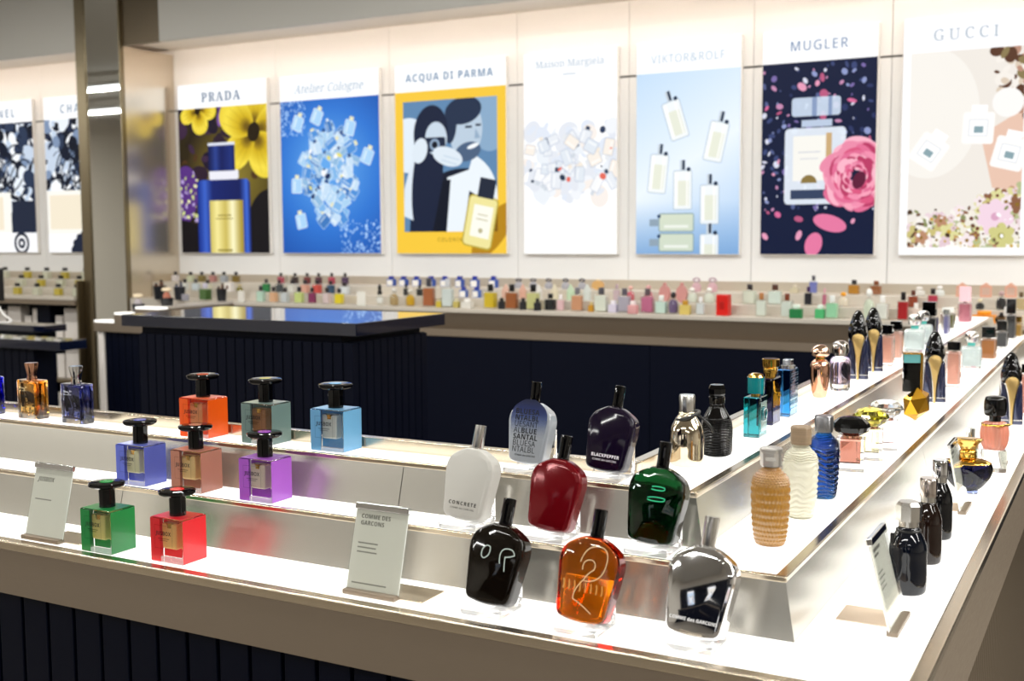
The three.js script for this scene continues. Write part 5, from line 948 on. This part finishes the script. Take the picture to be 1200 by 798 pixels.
function backBottle(t, type, w, h, c, cap) {
  const d = w * 0.75, b = h * (h > 0.07 ? 0.72 : 0.7);
  if (type === 'rect') { sized(t, 'glass_body', unitBox, M.thin, w, b, d); sized(t, 'perfume', unitBox, tint(c), w * 0.86, b * 0.84, d * 0.82, b * 0.07); sized(t, 'cap', unitCyl, paint(cap), w * 0.44, h - b, w * 0.44, b); }
  else if (type === 'blue') { sized(t, 'glass_body', unitBox, tint(c, 0.35), w, b, d); sized(t, 'label_plate', unitBox, M.white, w * 0.8, b * 0.78, d * 0.08, b * 0.08, 0, d * 0.5); sized(t, 'cap', unitBox, paint(cap), w * 0.5, h - b, w * 0.5, b); }
  else if (type === 'round') { sized(t, 'glass_body', unitRound, M.thin, w, b, d); sized(t, 'perfume', unitRound, tint(c), w * 0.84, b * 0.84, d * 0.8, b * 0.06); sized(t, 'stopper', unitBall, paint(cap), w * 0.5, h - b, w * 0.5, b); }
  else if (type === 'box') { sized(t, 'carton', unitBox, paint(c), w, h, d); sized(t, 'face_square', unitBox, paint(cap), w * 0.4, h * 0.35, d * 0.06, h * 0.3, 0, d * 0.5); }
  else if (type === 'jar') { sized(t, 'jar_body', unitBox, tint(c, 0.3), w, h * 0.68, d); sized(t, 'lid', unitCyl, paint(cap), w * 0.6, h * 0.32, w * 0.5, h * 0.68); }
  else if (type === 'cone') { sized(t, 'flacon_body', unitCone, tint(c, 0.35), w, h, d); sized(t, 'collar', unitCyl, M.silver, w * 0.34, h * 0.05, w * 0.34, h * 0.74); }
  else if (type === 'ring') { sized(t, 'glass_body', unitRound, tint(c, 0.5), w, b * 0.9, d); sized(t, 'ring_stopper', unitRing, paint(cap), w * 0.9, h - b * 0.9, w * 0.5, b * 0.9); }
  else if (type === 'disc') { sized(t, 'disc_body', unitDisc, tint(c, 0.4), w, h * 0.86, w * 0.8, 0); sized(t, 'stopper', unitBall, paint(cap), w * 0.35, h * 0.2, w * 0.35, h * 0.8); }
  else if (type === 'dropper') { sized(t, 'glass_body', unitRound, M.thin, w, h * 0.55, d); sized(t, 'label_band', unitCyl, M.white, w * 0.9, h * 0.25, d * 0.9, h * 0.12); sized(t, 'collar', unitCyl, paint(cap), w * 0.6, h * 0.18, w * 0.6, h * 0.52); sized(t, 'bulb', unitBall, paint(cap), w * 0.5, h * 0.34, w * 0.5, h * 0.66); }
  else if (type === 'tub') { sized(t, 'pot', unitTub, paint(c), w, h * 0.66, w * 0.8); for (const [x, z, k] of [[-0.24, 0.1, 0.72], [0.02, -0.12, 0.86], [0.24, 0.08, 0.7]]) { const v = sized(t, 'vial', unitCyl, paint(cap), w * 0.26, h * (k - 0.08), w * 0.26, h * 0.06, x * w, z * w); sized(v, 'vial_cap', unitCyl, paint('#1a1518'), 0.7, 0.16, 0.7, 1.0); } }
  else if (type === 'bowl') { sized(t, 'bowl', unitTub, paint(c), w, h * 0.42, w * 0.8); sized(t, 'flacon', unitRound, tint(cap, 0.4), w * 0.6, h * 0.7, w * 0.5, h * 0.04); sized(t, 'stopper', unitBall, paint('#ecd9b8'), w * 0.86, h * 0.26, w * 0.6, h * 0.72); }
  else if (type === 'frame') { sized(t, 'frame', unitFrame, paint(cap), w, h, w * 0.8); sized(t, 'glass_body', unitBox, tint(c, 0.6), w * 0.66, h * 0.5, w * 0.2, h * 0.14); }
  else if (type === 'sign') { sized(t, 'card', unitBox, paint(c), w, h, 0.004); sized(t, 'foot', unitBox, M.thin, w, h * 0.1, 0.03, 0, 0, -0.004); }
}
const NAMES = { rect: 'perfume_bottle', blue: 'perfume_bottle', round: 'round_flacon', box: 'perfume_box', jar: 'perfume_jar', cone: 'cone_flacon', ring: 'ring_flacon', disc: 'disc_flacon', dropper: 'dropper_bottle', tub: 'tester_pot', bowl: 'bowl_flacon', frame: 'framed_flacon', sign: 'price_sign' };
const KINDS = { box: 'box', jar: 'jar', tub: 'pot', sign: 'sign' };
for (const [type, x, tier, w, h, c, cap, label, g, dz = 0] of BACK) {
  const [y, z] = tierAt[tier];
  const t = thing(NAMES[type], label, KINDS[type] ?? 'bottle', [x, y, z + dz + (type === 'sign' ? 0.058 : 0)], type === 'sign' ? 0 : (rnd() - 0.5) * 0.3, g >= 0 ? GROUPS[g] : undefined);
  backBottle(t, g === 4 || g === 5 ? 'blue' : type, w, h, c, cap);
}
// left bay: yellow perfume in clear square bottles with black caps, three staggered rows
{
  const rows = [[3, [-6.78, -6.555, -6.365, -6.19, -5.996]], [2, [-6.68, -6.428, -6.24, -6.055, -5.885]], [1, [-6.51, -6.3, -6.115, -5.92, -5.753]]];
  const cols = ['#d9c23a', '#e6e4d0', '#ddc94a', '#e4e2cc', '#e0bf1e'];
  rows.forEach(([tier, xs], r) => xs.forEach((x, i) => {
    const [y, z] = tierAt[tier], k = (i + r) % 2, c = cols[k ? 0 : 1];
    const t = thing('perfume_bottle', `clear black-capped square bottle of ${k ? 'yellow' : 'pale'} perfume on the ${['top', 'middle', 'lowest'][r]} tier of the left bay`, 'bottle', [x, y, z], 0, k ? 'yellow bottles in the left bay' : 'pale bottles in the left bay');
    sized(t, 'glass_body', unitBox, M.thin, 0.06, 0.058, 0.04); sized(t, 'perfume', unitBox, tint(c, 0.28), 0.05, 0.044, 0.032, 0.006); sized(t, 'cap', unitBox, M.blackSatin, 0.026, 0.02, 0.022, 0.058);
  }));
  const t = thing('amber_jar', 'small orange jar beside the till monitor in the left bay', 'jar', [-6.9, T2, -5.1]); backBottle(t, 'jar', 0.06, 0.07, '#e08a14', '#d98a14');
}
// flacon on the glowing step of the display arm
{ const t = thing('bowl_flacon', 'silver stoppered black bowl flacon on the middle glowing arm step', 'bottle', [-4.69, 0.99, -4.45]); backBottle(t, 'bowl', 0.075, 0.1, '#15161b', '#d8d0d4'); }
{ const t = thing('bowl_flacon', 'copper stoppered black bowl flacon on the upper glowing arm step', 'bottle', [-4.53, T1, -4.5]); backBottle(t, 'bowl', 0.075, 0.1, '#15161b', '#d8886c'); }

scene.traverse((o) => { if (o.isMesh) shade(o); });
renderer.render(scene, camera);
